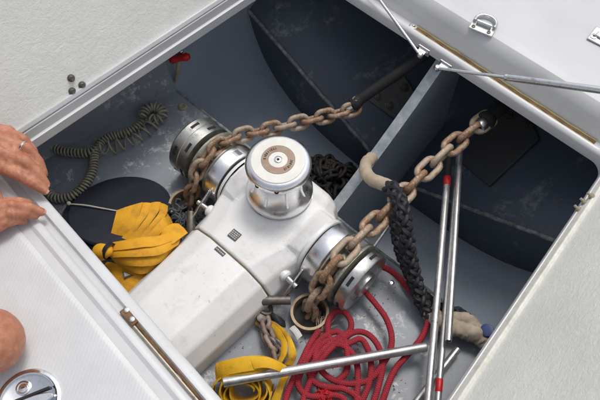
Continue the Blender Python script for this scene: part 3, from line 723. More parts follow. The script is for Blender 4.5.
# ------------------------------------------------------------------ black plaited snubber rope with chafe sleeves
def plait(mbq, path, R0, r, pitch, nst=4):
    T, Nn, Bn = frames(path); L_ = [0]
    for a, b in zip(path, path[1:]): L_.append(L_[-1] + (b - a).length)
    for hand in (1, -1):
        for k in range(nst):
            pts = []
            for i, p in enumerate(path):
                ph = hand * (math.tau * L_[i] / pitch) + k * math.tau / nst 
                rr = R0 + r * .5 * math.sin(nst * .5 * (math.tau * L_[i] / pitch) * 2 + hand * math.pi / 2 + k * math.pi)
                pts.append(p + (Nn[i] * math.cos(ph) + Bn[i] * math.sin(ph)) * rr)
            mbq.tube(pts, r, 7)
t = thing('snubber_rope', at(410, 250, -.25), 'thick black plaited rope with tan chafe sleeves hanging over the shelf edge', 'rope')
p1 = spline([at(389, 187, -.135), at(396, 193, -.122), at(402, 210, -.122), at(406, 235, -.155), at(410, 260, -.205), at(416, 285, -.250), at(424, 305, -.275), at(433, 318, -.283)], .004)
q = MB(); plait(q, p1, .0118, .0068, .105); q.tube(p1, .0110, 8); obj('plaited_rope', q, BLK, t)
p1b = spline([at(394, 215, -.245), at(399, 245, -.262), at(408, 270, -.285), at(420, 292, -.296), at(438, 308, -.298), at(455, 312, -.296), at(471, 322, -.292)], .005)
q = MB(); plait(q, p1b, .0095, .0058, .09); q.tube(p1b, .0095, 8); obj('plaited_rope', q, BLK, t)
def wrinkled(ctrl, r, m, amp, name):
    pts = spline(ctrl, .004); T, Nn, Bn = frames(pts); rows = []
    for i, p in enumerate(pts):
        row = []
        for k in range(26):
            a = math.tau * k / 26; nz = 1.2 * noise.noise(p * 60 + V(math.cos(a), math.sin(a), 0) * .7) + 1.0 * noise.noise(p * 150 + V(math.sin(a), math.cos(a), 0) * 1.3)
            row.append(p + (Nn[i] * math.cos(a) + Bn[i] * math.sin(a)) * r * (1 + amp * nz))
        rows.append(row)
    q = MB(); q.grid(rows, True, lambda i, j: (j / 26, i * .004)); q.cap(list(range(26))); e = (len(rows) - 1) * 26; q.cap([e + k for k in range(26)], True); return obj(name, q, m, t)
wrinkled([at(372, 158, -.225), at(366, 164, -.195), at(366, 172, -.172), at(371, 179, -.158), at(380, 183, -.146), at(391, 187, -.134)], .0165, TAN, .10, 'leather_sleeve')
wrinkled([at(428, 311, -.284), at(437, 320, -.280), at(447, 326, -.277), at(458, 329, -.274), at(470, 332, -.276), at(480, 338, -.284), at(487, 345, -.292)], .021, CANVAS, .20, 'canvas_sleeve')
wrinkled([at(452, 318, -.290), at(462, 318, -.285), at(472, 324, -.283), at(480, 332, -.286), at(486, 341, -.292)], .016, CANVAS, .20, 'canvas_sleeve')
t = thing('blue_cap', at(487, 330, -.270), 'small round blue plastic cap by the hatch edge beside the tan canvas', 'cap')
q = MB(); q.lathe([(.015, -.020), (.016, -.004), (.0165, 0), (.015, .004), (.009, .005), (.0005, .0045)], at(487, 330.5, -.262), V(-.2, -.2, 1), 24); obj('cap', q, BLUE, t)
q = MB(); q.tube([at(487, 331, -.282), at(491, 338, -.300), at(493, 344, -.315)], .0125, 14); obj('stem', q, RUBBER, t)

# ------------------------------------------------------------------ red rope
red_px = [(319, 334), (310, 347), (301, 366), (291, 388), (285, 408), (288, 424), (298, 420), (304, 400), (315, 374), (328, 355), (344, 341), (357, 335), (369, 340), (378, 353), (381, 370), (377, 390), (371, 409), (366, 424), (357, 420), (356, 400), (357, 384), (356, 368), (350, 356), (341, 349), (333, 347), (328, 337), (328, 325), (334, 316), (343, 315), (350, 323), (349, 334), (338, 341), (324, 352), (313, 366), (309, 376), (315, 386), (328, 391), (342, 392), (354, 398), (365, 409), (374, 418), (381, 404), (387, 387), (394, 372), (406, 358), (420, 341), (426, 323), (420, 309), (408, 294), (396, 281), (383, 273), (372, 273), (364, 281), (364, 294), (374, 308), (384, 322), (390, 338), (389, 353), (381, 368), (370, 382), (357, 387), (343, 386), (331, 382), (321, 374), (315, 362), (319, 350), (331, 343), (346, 347), (359, 343), (366, 352), (370, 368), (368, 386), (361, 404), (352, 420), (343, 416), (344, 403), (334, 398), (318, 400), (305, 398), (298, 386), (303, 370), (312, 354), (322, 342), (336, 336), (344, 344), (347, 360), (345, 376), (337, 384)]
ctrl = []; 
for i, (x, y) in enumerate(red_px): ctrl.append(at(x, y, -.3105 + .0085 * (.5 + .5 * math.sin(i * 1.35)) + (.006 if 24 < i < 34 else 0)))
red = spline(ctrl, .004)
# lift each later pass over the earlier ones it crosses
RR = .0074; cell = {}
for i, p in enumerate(red):
    hit = 0
    for dx in (-1, 0, 1):
        for dy in (-1, 0, 1):
            for j in cell.get((int(p.x // .02) + dx, int(p.y // .02) + dy), ()):
                if i - j > 12 and (red[j].xy - p.xy).length < RR * 1.7: hit = max(hit, red[j].z + RR * 1.7)
    if hit > p.z: p.z = min(hit, -.278)
    cell.setdefault((int(p.x // .02), int(p.y // .02)), []).append(i)
zs = [p.z for p in red]
for _ in range(6): zs = [zs[0]] + [(zs[i - 1] + zs[i] * 2 + zs[i + 1]) / 4 for i in range(1, len(zs) - 1)] + [zs[-1]]
for p, z in zip(red, zs): p.z = z
t = thing('red_rope', at(345, 350, -.31), 'tangled red braided rope on the grey shelf with frayed tan end', 'rope')
q = MB(); q.tube(red, RR, 12); obj('braided_rope', q, RED, t)
q = MB(); c = at(317, 330, -.295)
for k in range(46):
    a = rnd.uniform(-.7, 1.0); p0 = at(321 + rnd.uniform(-4, 4), 333 + rnd.uniform(-3, 3), -.300)
    p2 = at(325 + 12 * math.sin(a) + rnd.uniform(-4, 4), 319 - rnd.uniform(-6, 8), -.313 + rnd.uniform(0, .02)); pm = (p0 + p2) / 2 + V(rnd.uniform(-.008, .008), rnd.uniform(-.008, .008), rnd.uniform(.002, .014))
    q.tube(spline([p0, pm, p2], .006), .0009, 4)
obj('frayed_end', q, FRAY, t)
q = MB(); c = at(324, 396, -.285)
for k in range(70):
    d = V(rnd.gauss(0, 1), rnd.gauss(0, 1), abs(rnd.gauss(0, .7))).normalized(); p0 = c + d * .004; p2 = c + d * rnd.uniform(.018, .030) + V(0, 0, -.010)
    q.tube(spline([p0, (p0 + p2) / 2 + V(rnd.uniform(-.006, .006), rnd.uniform(-.006, .006), .008), p2], .006), .0021, 5)
obj('red_tassel', q, REDP if 0 else m_plain('bright_red_fibre', (.55, .012, .02), (.40, .01, .015), .8), t)

q = MB()                                             # dirt and paint flakes round the pipe and under the rope
for k in range(230):
    cx, cy, sx = rnd.choice(((345, 372, 9), (303, 335, 10), (352, 346, 9), (390, 385, 8), (330, 300, 9), (375, 300, 14), (240, 345, 14), (205, 215, 8)))
    p = at(rnd.gauss(cx, sx), rnd.gauss(cy, sx * .8), -.3195); s_ = rnd.uniform(.0008, .0024); a = rnd.uniform(0, 3)
    q.box(p, (s_ * rnd.uniform(1, 2.2), s_, s_ * .5), Matrix.Rotation(a, 3, 'Z'))
obj('dirt_flakes', q, m_plain('dark_grit', (.09, .075, .06), (.20, .15, .10), .9), kind='stuff')

# ------------------------------------------------------------------ yellow webbing
def px3(l): return [at(x, y, z) for x, y, z in l]
def zz(x, y): return (90 + x / 3.64, 190 + y / 3.64)
t = thing('yellow_sling', at(140, 245, -.31), 'folded bundle of wide orange yellow webbing lying on the black disc', 'strap', 'yellow webbing straps')
def fold(A, B, m=YEL, name='strap_fold', lab=None, th=.0018):
    q = MB(); q.strip(px3([(*zz(x, y), z) for x, y, z in A]), px3([(*zz(x, y), z) for x, y, z in B]), th); return obj(name, q, m, t, ang=60)
fold([(66, 188, -.262), (78, 150, -.248), (88, 110, -.238), (97, 74, -.240)], [(150, 178, -.248), (165, 135, -.232), (180, 85, -.226), (192, 44, -.236)])
fold([(192, 46, -.240), (175, 95, -.228), (150, 140, -.232), (100, 186, -.250)], [(225, 48, -.246), (213, 85, -.232), (180, 130, -.232), (140, 192, -.244)])
fold([(222, 46, -.247), (214, 84, -.222), (186, 125, -.220), (140, 182, -.234)], [(258, 44, -.255), (250, 78, -.228), (222, 118, -.224), (180, 184, -.234)])
fold([(252, 46, -.256), (252, 80, -.218), (226, 116, -.214), (178, 178, -.226)], [(284, 58, -.262), (280, 84, -.226), (256, 118, -.222), (215, 178, -.228)])
fold([(276, 78, -.258), (268, 96, -.220), (240, 130, -.214), (196, 176, -.222)], [(302, 122, -.264), (290, 126, -.232), (268, 146, -.224), (236, 182, -.226)])
fold([(232, 158, -.250), (262, 140, -.226), (300, 122, -.226), (322, 122, -.236)], [(238, 215, -.236), (285, 205, -.214), (325, 178, -.216), (356, 156, -.232)])
fold([(72, 192, -.226), (130, 182, -.206), (190, 172, -.202), (250, 166, -.206), (300, 150, -.222)], [(70, 222, -.224), (130, 216, -.198), (190, 208, -.194), (250, 202, -.200), (330, 172, -.222)])
fold([(70, 216, -.228), (130, 212, -.204), (200, 206, -.200), (260, 200, -.204), (330, 168, -.226)], [(74, 246, -.232), (130, 244, -.206), (200, 242, -.202), (260, 234, -.206), (322, 200, -.228)])
fold([(72, 240, -.238), (130, 240, -.214), (200, 238, -.210), (260, 230, -.214), (318, 196, -.236)], [(96, 268, -.250), (140, 276, -.226), (200, 278, -.220), (250, 268, -.224), (298, 224, -.242)])
fold([(88, 258, -.254), (140, 272, -.234), (200, 274, -.230), (255, 262, -.234), (290, 230, -.248)], [(128, 290, -.268), (160, 302, -.246), (195, 306, -.242), (232, 290, -.246), (268, 250, -.256)])
fold([(62, 262, -.284), (90, 266, -.272), (140, 290, -.264), (205, 304, -.258)], [(40, 290, -.292), (80, 330, -.282), (120, 372, -.276), (165, 390, -.276)])
q = MB(); kc = [at(*zz(x, y), z) for x, y, z in ((78, 222, -.220), (62, 222, -.216), (48, 224, -.220), (34, 228, -.230), (26, 232, -.240))]
q.tube(spline(kc, .004), .019, 18, rad=lambda f: (.62 + .55 * math.sin(min(1, f * 1.35) * math.pi * .5)) if f < .62 else max(.05, 1.17 * math.cos((f - .62) / .38 * 1.5))); obj('bundle_end', q, YEL, t, ang=60)
q = MB(); q.lathe([(.0205, -.006), (.0222, -.004), (.0222, .004), (.0205, .006)], at(*zz(69, 222), -.219), V(1, .25, .1), 22, caps=False); obj('binding_band', q, RUBBER, t)
# small black triangular print with a pale border on the lower flap
pc = [at(*zz(x, y), -.2635) for x, y in ((118, 296), (160, 312), (124, 322))]; pi = [p.lerp(sum(pc, V(0, 0, 0)) / 3, .38) + V(0, 0, .0012) for p in pc]
q = MB(); q.prism([p + V(0, 0, .002) for p in pc], (0, 0, .0012)); obj('printed_triangle', q, LABELM, t)
q = MB(); q.prism([p + V(0, 0, .0022) for p in pi], (0, 0, .0010)); obj('printed_mark', q, PRINT, t)

def zy(x, y): return (210 + x / 4.44, 310 + y / 4.44)
t = thing('rolled_strap', at(250, 375, -.31), 'dirty yellow strap rolled on the shelf under the steel tube', 'strap', 'yellow webbing straps')
# the roll: a spiral of webbing standing a little tilted
AX = V(.30, -.38, .80).normalized(); e1 = AX.orthogonal().normalized(); e2 = AX.cross(e1)
c0 = at(*zy(150, 352), -.286); wd = .046
q = MB(); rows = []; turns = 5; n = 280
for i in range(n + 1):
    f = i / n; a = f * turns * math.tau; rr = .019 + .036 * f + .0035 * f * math.sin(a * 1.37) + .0016 * math.sin(a * 3.1 + f * 9)
    ctr = c0 + e1 * math.cos(a) * rr * 1.25 + e2 * math.sin(a) * rr
    rad = (e1 * math.cos(a) + e2 * math.sin(a)); hw = wd * .5 + .005 * math.sin(a * .83) + .003 * math.sin(a * 2.1)
    rows.append([ctr - AX * hw, ctr + AX * hw, ctr + AX * hw + rad * .0036, ctr - AX * hw + rad * .0036])
q.grid(rows, True, lambda i, j: (j / 4, i * .01)); obj('rolled_webbing', q, YEL2, t, ang=30)
def fold2(A, B, m=YEL2, name='loose_end', th=.0018):
    q = MB(); q.strip(px3([(*zy(x, y), z) for x, y, z in A]), px3([(*zy(x, y), z) for x, y, z in B]), th); return obj(name, q, m, t, ang=60)
fold2([(26, 236, -.250), (90, 218, -.226), (170, 204, -.216), (250, 206, -.222), (320, 236, -.244)], [(36, 300, -.262), (90, 286, -.232), (170, 272, -.222), (250, 262, -.226), (330, 262, -.246)])
fold2([(258, 44, -.292), (300, 66, -.276), (345, 102, -.262), (376, 160, -.260), (384, 210, -.268), (366, 246, -.280)], [(282, 82, -.296), (316, 104, -.280), (338, 132, -.268), (350, 170, -.262), (348, 212, -.268), (330, 240, -.280)])
fold2([(22, 250, -.262), (60, 244, -.236), (140, 236, -.224), (220, 238, -.226), (262, 262, -.240)], [(30, 322, -.276), (70, 312, -.246), (140, 300, -.234), (215, 296, -.236), (256, 306, -.250)])
fold2([(180, 212, -.216), (240, 208, -.212), (300, 226, -.222), (342, 250, -.244)], [(196, 262, -.218), (244, 256, -.212), (296, 268, -.222), (326, 290, -.246)])
fold2([(276, 60, -.286), (312, 92, -.270), (338, 140, -.262), (340, 190, -.262), (318, 236, -.270)], [(262, 96, -.298), (292, 122, -.286), (312, 156, -.276), (314, 196, -.272), (296, 232, -.276)])
fold2([(316, 138, -.304), (312, 170, -.298), (322, 210, -.296)], [(340, 136, -.302), (342, 175, -.296), (350, 212, -.294)])
fold2([(366, 240, -.292), (352, 290, -.286), (330, 340, -.286), (312, 400, -.292)], [(334, 238, -.294), (322, 285, -.288), (296, 340, -.288), (272, 400, -.294)])
fold2([(206, 40, -.304), (200, 62, -.297), (222, 78, -.304)], [(226, 20, -.304), (232, 40, -.292), (246, 58, -.302)])
fold2([(352, 84, -.284), (372, 104, -.280), (388, 134, -.280)], [(374, 68, -.285), (396, 90, -.281), (410, 114, -.281)], m_plain('white_tag', (.62, .62, .58), (.45, .44, .40), .7), 'sewn_tag', .0015)
# grimy shackle and short chain fixing the strap
t = thing('shackle', at(265, 345, -.31), 'grimy shackle with a short bit of pale chain beside the loose yellow strap', 'shackle')
LKS = link_mesh('link', m_rust('grimy_chain', (.34, .26, .22), (.20, .14, .11), (.50, .42, .36)), .030, .0058, .0128)
pts = [at(*zy(x, y), z) for x, y, z in ((240, 48, -.292), (250, 82, -.288), (258, 116, -.284), (272, 146, -.282), (290, 170, -.284), (298, 205, -.286))]
for i, c in enumerate(pts):
    x = (pts[min(i + 1, 5)] - pts[max(i - 1, 0)]).normalized(); y = V(0, 0, 1).cross(x).normalized(); a = .5 + (i % 2) * math.pi / 2; yy = y * math.cos(a) + x.cross(y) * math.sin(a)
    inst('link', LKS, t, Matrix.Translation(c) @ Matrix((x, yy, x.cross(yy))).transposed().to_4x4())
c = at(*zy(228, 36), -.288); q = MB(); q.lathe([(.012, -.006), (.013, 0), (.012, .006), (.004, .008), (.0005, .008)], c, V(.2, .1, 1), 16); obj('pin_head', q, BOLT, t)
q = MB()
for k in range(2):
    o_ = V(.012 * k, .006 * k, 0); q.tube(spline([at(*zy(250, 150), -.288) + o_, at(*zy(262, 125), -.276) + o_, at(*zy(285, 140), -.274) + o_, at(*zy(300, 175), -.282) + o_], .005), .0055, 8)
obj('bow', q, BOLT, t)
t = thing('black_strap', at(280, 325, -.31), 'crumpled bit of black webbing beside the chain pipe', 'strap')
q = MB(); q.strip(px3([(*zy(232, 10), -.304), (*zy(262, 8), -.286), (*zy(300, 22), -.284), (*zy(332, 48), -.298)]), px3([(*zy(256, 46), -.306), (*zy(282, 48), -.292), (*zy(310, 66), -.290), (*zy(336, 78), -.302)]), .004); obj('webbing', q, BLK, t, ang=60)
# dark crumpled netting between the disc and the port gypsy
t = thing('dark_netting', at(186, 222, -.31), 'crumpled dark grey netting beside the yellow sling and the windlass', 'netting')
q = MB(); cN = at(187, 222, -.300)
for k in range(60):
    p = cN + V(rnd.gauss(0, .020), rnd.gauss(0, .024), rnd.uniform(0, .03)); a = rnd.uniform(0, math.tau); l_ = rnd.uniform(.015, .035)
    q.tube(spline([p, p + V(math.cos(a) * l_ * .5, math.sin(a) * l_ * .5, rnd.uniform(-.004, .012)), p + V(math.cos(a + .7) * l_, math.sin(a + .7) * l_, rnd.uniform(-.01, .004))], .006), .0026, 5)
obj('mesh_strands', q, m_plain('grey_netting', (.10, .115, .125), (.045, .055, .06), .8), t, kind='stuff')

# ------------------------------------------------------------------ black disc, cord
t = thing('black_disc', at(118, 210, -.31), 'round black plastic disc lying tilted against the aft end under the yellow sling', 'disc')
DN = (V(math.sin(YAW), -math.cos(YAW), 0) * -.33 + V(0, 0, 1)).normalized()      # leans away from the aft edge
c = at(120.5, 210, -.285)
q = MB(); q.lathe([(.0005, .0065), (.10, .0062), (.120, .0068), (.131, .0062), (.1335, .004), (.134, 0), (.1325, -.004), (.128, -.0055), (.0005, -.0055)], c, DN, 72); obj('disc', q, PLAST, t)
q = MB(); q.lathe([(.0005, -.008), (.128, -.008), (.130, -.011), (.128, -.016), (.0005, -.016)], c + V(-.022, -.016, -.004), DN, 60); obj('backing_disc', q, PLAST, t)
q = MB(); p0 = on(69, 204, c + DN * .009, DN); p1 = on(117, 211, c + DN * .009, DN); q.tube(spline([p0, p0.lerp(p1, .35) + DN * .004, p0.lerp(p1, .7) + DN * .002, p1], .006), .0022, 8); k_ = obj('cord', q, STRING, t)
q = MB(); q.lathe([(.0005, -.006), (.0045, -.004), (.006, 0), (.0045, .004), (.0005, .006)], p0 + DN * .002, DN, 14); obj('cord_bead', q, STRING, t)
t = thing('thin_rod', at(95, 250, -.30), 'short pale rod end below the black disc beside the yellow bundle', 'rod')
q = MB(); q.tube([at(78, 243, -.275), at(86, 247.5, -.272), at(98, 252, -.268)], .0036, 10); obj('rod', q, CHR2, t)

# ------------------------------------------------------------------ spiral cord with plug
def zc(x, y): return (20 + x / 3.33, 90 + y / 3.33)
def helix(pts, r0, pitch, wire, q):
    P = spline(pts, pitch / 12); T, Nn, Bn = frames(P, up=V(0, 0, 1)); out = []
    for i, p in enumerate(P):
        a = math.tau * i / 12; rr = r0(i / len(P)) if callable(r0) else r0
        out.append(p + (Nn[i] * math.cos(a) + Bn[i] * math.sin(a)) * rr)
    q.tube(out, wire, 6)
t = thing('spiral_cord', at(100, 150, -.31), 'olive spiral cord of a hand remote strewn across the grey shelf', 'cord')
zb = -.306
q = MB(); helix([at(*zc(x, y), zb) for x, y in ((92, 338), (112, 358), (145, 360), (180, 350), (212, 322), (234, 288), (246, 250), (248, 222), (256, 196), (275, 170), (310, 152), (350, 143), (385, 128), (410, 108))], .0105, .0088, .0031, q); obj('tight_coils', q, CORD, t)
q = MB(); helix([at(*zc(x, y), zb + .002) for x, y in ((112, 192), (140, 202), (175, 208), (210, 210), (240, 206), (262, 190))], .0110, .0098, .0031, q); obj('tight_coils', q, CORD, t)
q = MB(); helix([at(*zc(x, y), zb + .008) for x, y in ((405, 88), (420, 66), (445, 56), (470, 66), (474, 88), (450, 100), (430, 92))], .0135, .0115, .0031, q); obj('bunched_coils', q, CORD, t)
q = MB(); helix([at(*zc(x, y), zb + .006) for x, y in ((270, 190), (300, 190), (335, 180), (370, 168), (400, 150), (425, 130), (448, 108))], lambda f: .017 + .003 * math.sin(f * 9), .026, .0029, q); obj('stretched_coils', q, CORD, t)
q = MB(); q.tube(spline([at(*zc(x, y), -.312) for x, y in ((112, 192), (92, 190), (80, 178), (86, 165), (100, 158))], .006), .0036, 8); obj('cord_tail', q, CORD, t)
q = MB(); a_, b_ = at(*zc(100, 160), -.304), at(*zc(128, 132), -.296); d_ = (b_ - a_).normalized(); q.lathe([(.005, -.012), (.008, 0), (.0125, .004), (.0125, .022), (.0105, .023), (.0105, .030), (.0125, .031), (.0125, (b_ - a_).length), (.010, (b_ - a_).length + .003)], a_, d_, 18); obj('plug', q, CORD, t)

# ------------------------------------------------------------------ red handled valve on the port hull
vp = at(180, 61, -.212)
t = thing('valve', vp, 'small valve with red butterfly handle high on the dark locker side', 'valve')
q = MB(); q.box(vp + V(-.016, .010, .022), (.036, .012, .046), Matrix.Rotation(R(20), 3, 'Y')); obj('mounting_plate', q, CHR2, t, bevel=.003)
q = MB(); q.lathe([(.008, -.004), (.010, 0), (.010, .012), (.006, .014)], vp + V(-.004, 0, .008), V(.5, -.3, .8), 14); hb = obj('valve_body', q, BOLT, t)
q = MB(); hc = vp + V(.004, -.002, .016); ha = V(.735, .678, .28).normalized()
q.tube([hc - ha * .030, hc - ha * .022, hc - ha * .012, hc, hc + ha * .012, hc + ha * .022, hc + ha * .031], .0125, 14, rad=lambda f: (.62, .98, .85, .72, .85, 1.0, .62)[min(6, int(round(f * 6)))]); obj('handle', q, REDP, t)
q = MB(); q.tube(spline([vp + V(-.006, 0, -.004), at(178, 68, -.232), at(176.5, 75, -.262), at(176, 81, -.290)], .006), .0072, 12, rad=lambda f: 1 - .25 * f); obj('hose_tail', q, HOSE, t)
# drain grommet with torn paint on the shelf and a screw head on the right
t = thing('drain_grommet', at(183, 107, -.32), 'pale drain grommet set in scraped paint at the shelf corner', 'grommet')
q = MB(); q.lathe([(.014, 0), (.0135, .004), (.010, .007), (.006, .006), (.005, .002), (.0003, .002)], at(183, 107, -.320), V(0, 0, 1), 20); obj('grommet', q, HOSE, t)
t = thing('shelf_screw', at(391, 283, -.32), 'single screw head in the shelf beside the red rope', 'screw')
q = MB(); q.lathe([(.0078, 0), (.0074, .002), (.004, .0035), (.0035, .002), (.0003, .002)], at(391.5, 283, -.320), V(0, 0, 1), 16); obj('head', q, CHR2, t)

# ------------------------------------------------------------------ deck fittings
ze = .0385
t = thing('folding_pad_eye', at(484, 26, ze), 'stainless folding ring fitting screwed to the white foredeck', 'pad eye')
u_ = (at(494, 34, ze) - at(474, 26, ze)).normalized(); v_ = V(-u_.y, u_.x, 0)
rot = Matrix((u_, v_, V(0, 0, 1))).transposed(); c = at(482, 29, ze)
q = MB(); q.box(c + V(0, 0, .0018), (.062, .030, .004), rot); obj('base_plate', q, CHR2, t, bevel=.0018)
q = MB(); h_ = c + v_ * .010 + V(0, 0, .008); q.tube([h_ - u_ * .019, h_ + u_ * .019], .0062, 14); obj('hinge_barrel', q, CHR2, t)
q = MB(); ring = [h_ - u_ * .025, h_ - u_ * .026 + v_ * .006] + [h_ + v_ * (.010 + math.sin(a) * .022) + u_ * (-math.cos(a) * .026) + V(0, 0, -.001) for a in [math.pi * k / 12 for k in range(13)]] + [h_ + u_ * .026 + v_ * .006, h_ + u_ * .025]
q.tube(spline(ring, .004), .0045, 10); obj('ring', q, CHR2, t)
for sx in (-.021, .019):
    q = MB(); q.lathe([(.0052, 0), (.0048, .0016), (.0024, .002), (.0022, .001), (.0003, .001)], c + u_ * sx - v_ * .006 + V(0, 0, .0038), V(0, 0, 1), 14); obj('screw', q, BOLT, t)
t = thing('latch_plate', at(600, 42, ze), 'rounded stainless latch plate on the foredeck at the right edge', 'latch')
c = at(609, 42, ze); rot2 = Matrix.Rotation(R(-8), 3, 'Z') @ rot
q = MB(); q.box(c + V(0, 0, .002), (.095, .052, .004), rot2); obj('base_plate', q, CHR2, t, bevel=.002)
q = MB(); q.box(c + V(0, 0, .0065), (.070, .018, .005), rot2); obj('latch_bar', q, CHR2, t, bevel=.002)
for sx in (-.037, .037):
    p = c + rot2 @ V(sx, -.010, 0) + V(0, 0, .004); q = MB(); q.lathe([(.0085, 0), (.0082, .0016), (.005, .0022), (.0045, .0012), (.0003, .0014)], p, V(0, 0, 1), 18); s_ = obj('screw', q, CHR2, t); q = MB(); q.lathe([(.003, .0016), (.0003, .0019)], p, V(0, 0, 1), 10); obj('socket', q, DARK, s_)
t = thing('flush_latch', at(30, 400, .004), 'round chrome flush latch with lock and lift handle in the aft deck', 'latch')
c = at(29, 402, .004); u_ = (at(50, 388, .004) - at(10, 404, .004)).normalized(); v_ = V(-u_.y, u_.x, 0); rot = Matrix((u_, v_, V(0, 0, 1))).transposed()
q = MB(); q.lathe([(.060, 0), (.060, .003), (.057, .0052), (.052, .0054), (.050, .003), (.046, .0012), (.0005, .001)], c, V(0, 0, 1), 64); obj('bezel', q, CHR, t)
q = MB(); pl = []
for a, r in [(math.tau * k / 24, 1) for k in range(24)]: pl.append(c + u_ * math.cos(a) * .046 + v_ * (math.sin(a) * .013 - .006) + V(0, 0, .0018))
q.prism(pl, (0, 0, .006)); obj('lift_handle', q, CHR, t, bevel=.0025)
q = MB(); q.box(c + u_ * .006 + v_ * .0098 + V(0, 0, .0035), (.070, .0045, .0045), rot); obj('handle_gap', q, DARK, t)
q = MB(); lc = c + v_ * .028 - u_ * .004 + V(0, 0, .001); q.lathe([(.0135, 0), (.0135, .0032), (.0105, .0038), (.0100, .0026), (.0085, .0024), (.0082, .0036), (.0003, .0038)], lc, V(0, 0, 1), 28); lk = obj('lock', q, CHR, t)
q = MB(); q.box(lc + V(0, 0, .0038), (.006, .0015, .0008), rot); obj('keyhole', q, DARK, lk)

# ------------------------------------------------------------------ person kneeling aft, hands on the hatch edge
def capsule(q, a, b, ra, rb, n=14):
    d = (b - a); Ln = d.length; d = d / Ln; pr = []
    for k in range(6): th = -math.pi / 2 + math.pi / 2 * k / 5; pr.append((max(.0002, ra * math.cos(th)), ra * math.sin(th)))
    for k in range(6): th = math.pi / 2 * k / 5; pr.append((max(.0002, rb * math.cos(th)), Ln + rb * math.sin(th)))
    q.lathe(pr, a, d, n)
def chainc(q, pts, rad):
    for i in range(len(pts) - 1): capsule(q, pts[i], pts[i + 1], rad[i], rad[i + 1])
P_ = lambda l: [at(x, y, z) for x, y, z in l]
t = thing('person', (-.45, -.9, .0), 'person at the left edge resting two bare hands on the hatch rim wearing one ring', 'person')
q = MB()
# fingers of the left hand (upper in the photo), closed over the coaming; knuckle - joint - joint - tip
LH = [(P_([(0, 166, .056), (19, 175, .052), (34, 184, .034), (45, 191, .018)]), (.0148, .0130, .0118, .0092)),
      (P_([(4, 154, .066), (25, 161, .062), (38, 173, .040), (46, 184, .020)]), (.0150, .0132, .0120, .0094)),
      (P_([(7, 142, .066), (28, 149, .062), (39, 162, .038), (44, 174, .018)]), (.0146, .0128, .0114, .0092)),
      (P_([(8, 133, .056), (23, 139, .050), (33, 150, .030), (37, 160, .008)]), (.0132, .0112, .0100, .0084))]
for pts, rad in LH: chainc(q, pts, rad)
wl = at(-48, 128, .098)
for pts, rad in LH: capsule(q, wl, pts[0], .028, .0175)
for i in range(3): capsule(q, LH[i][0][0], LH[i + 1][0][0], .0150, .0150); capsule(q, LH[i][0][0].lerp(LH[i][0][1], .45), LH[i + 1][0][0].lerp(LH[i + 1][0][1], .45), .0125, .0125)
chainc(q, P_([(-46, 150, .085), (-22, 178, .06), (-6, 192, .045), (2, 203, .030)]), (.018, .0135, .0112, .009))
RH = [(P_([(-12, 206, .050), (8, 203, .046), (20, 202, .034), (29, 203, .020)]), (.0138, .0120, .0106, .0084)),
      (P_([(-12, 212, .052), (12, 206, .052), (29, 208, .036), (42, 212, .019)]), (.0146, .0126, .0114, .0092)),
      (P_([(-12, 222, .046), (10, 214, .048), (25, 213, .034), (35, 216, .018)]), (.0142, .0124, .0110, .0088)),
      (P_([(-14, 233, .038), (5, 223, .040), (16, 220, .030), (24, 221, .017)]), (.0130, .0112, .0100, .0080))]
for x_, y_, z_, r_ in ((20, 168, .052, .0125), (27, 173, .048, .011), (33, 178, .040, .009)): p_ = at(x_, y_, z_); capsule(q, p_, p_ + V(.001, .001, 0), r_, r_)
for pts, rad in RH: chainc(q, pts, rad)
for fs, wr_ in ((LH, at(-48, 128, .098)), (RH, at(-62, 236, .080))):      # knuckles and tendons
    for pts, rad in fs:
        u0 = V(0, 0, 1); capsule(q, pts[1] + u0 * .0022, pts[1].lerp(pts[2], .06) + u0 * .0022, rad[1] * .98, rad[1] * .98)
        capsule(q, pts[0] + u0 * .0042, pts[0].lerp(pts[1], .05) + u0 * .0042, rad[0] * .92, rad[0] * .92)
        capsule(q, pts[0] + u0 * .0105, pts[0].lerp(wr_, .75) + u0 * .0185, .0062, .0042)
        capsule(q, pts[2] + u0 * .0012, pts[2].lerp(pts[3], .08) + u0 * .0012, rad[2] * .98, rad[2] * .98)
wr = at(-62, 236, .080)
for pts, rad in RH: capsule(q, wr, pts[0], .026, .0165)
for i in range(3): capsule(q, RH[i][0][0], RH[i + 1][0][0], .0140, .0140); capsule(q, RH[i][0][0].lerp(RH[i][0][1], .5), RH[i + 1][0][0].lerp(RH[i + 1][0][1], .5), .0118, .0118)
chainc(q, P_([(-52, 214, .072), (-32, 190, .052), (-16, 188, .04), (-4, 192, .028)]), (.017, .013, .011, .009))
SL, SR = V(-.78, -.62, .62), V(-.46, -.93, .64); EL, ER = V(-.74, -.44, .36), V(-.40, -.86, .34)
EL = (wl + SL) / 2 + V(-.06, .03, -.02); ER = (wr + SR) / 2 + V(.02, -.06, -.02)
chainc(q, [wl, EL, SL], (.027, .040, .055)); chainc(q, [wr, ER, SR], (.026, .040, .055))
PEL = V(-.66, -1.02, .20); CH = (SL + SR) / 2 + V(-.03, -.04, -.02); NK = CH + V(.03, .03, .12); HD = NK + V(.05, .06, .13)
capsule(q, PEL + V(-.08, .08, 0), PEL + V(.08, -.08, 0), .11, .11); capsule(q, PEL, CH, .13, .13); capsule(q, SL, CH, .07, .10); capsule(q, SR, CH, .07, .10); capsule(q, CH, NK, .075, .058)
capsule(q, HD + V(-.012, -.012, .02), HD + V(.018, .018, -.05), .088, .060)
fd = V(.64, .64, -.42).normalized(); sd_ = V(.707, -.707, 0); ud = sd_.cross(fd)
capsule(q, HD + fd * .078 + ud * .004, HD + fd * .098 - ud * .022, .010, .014)
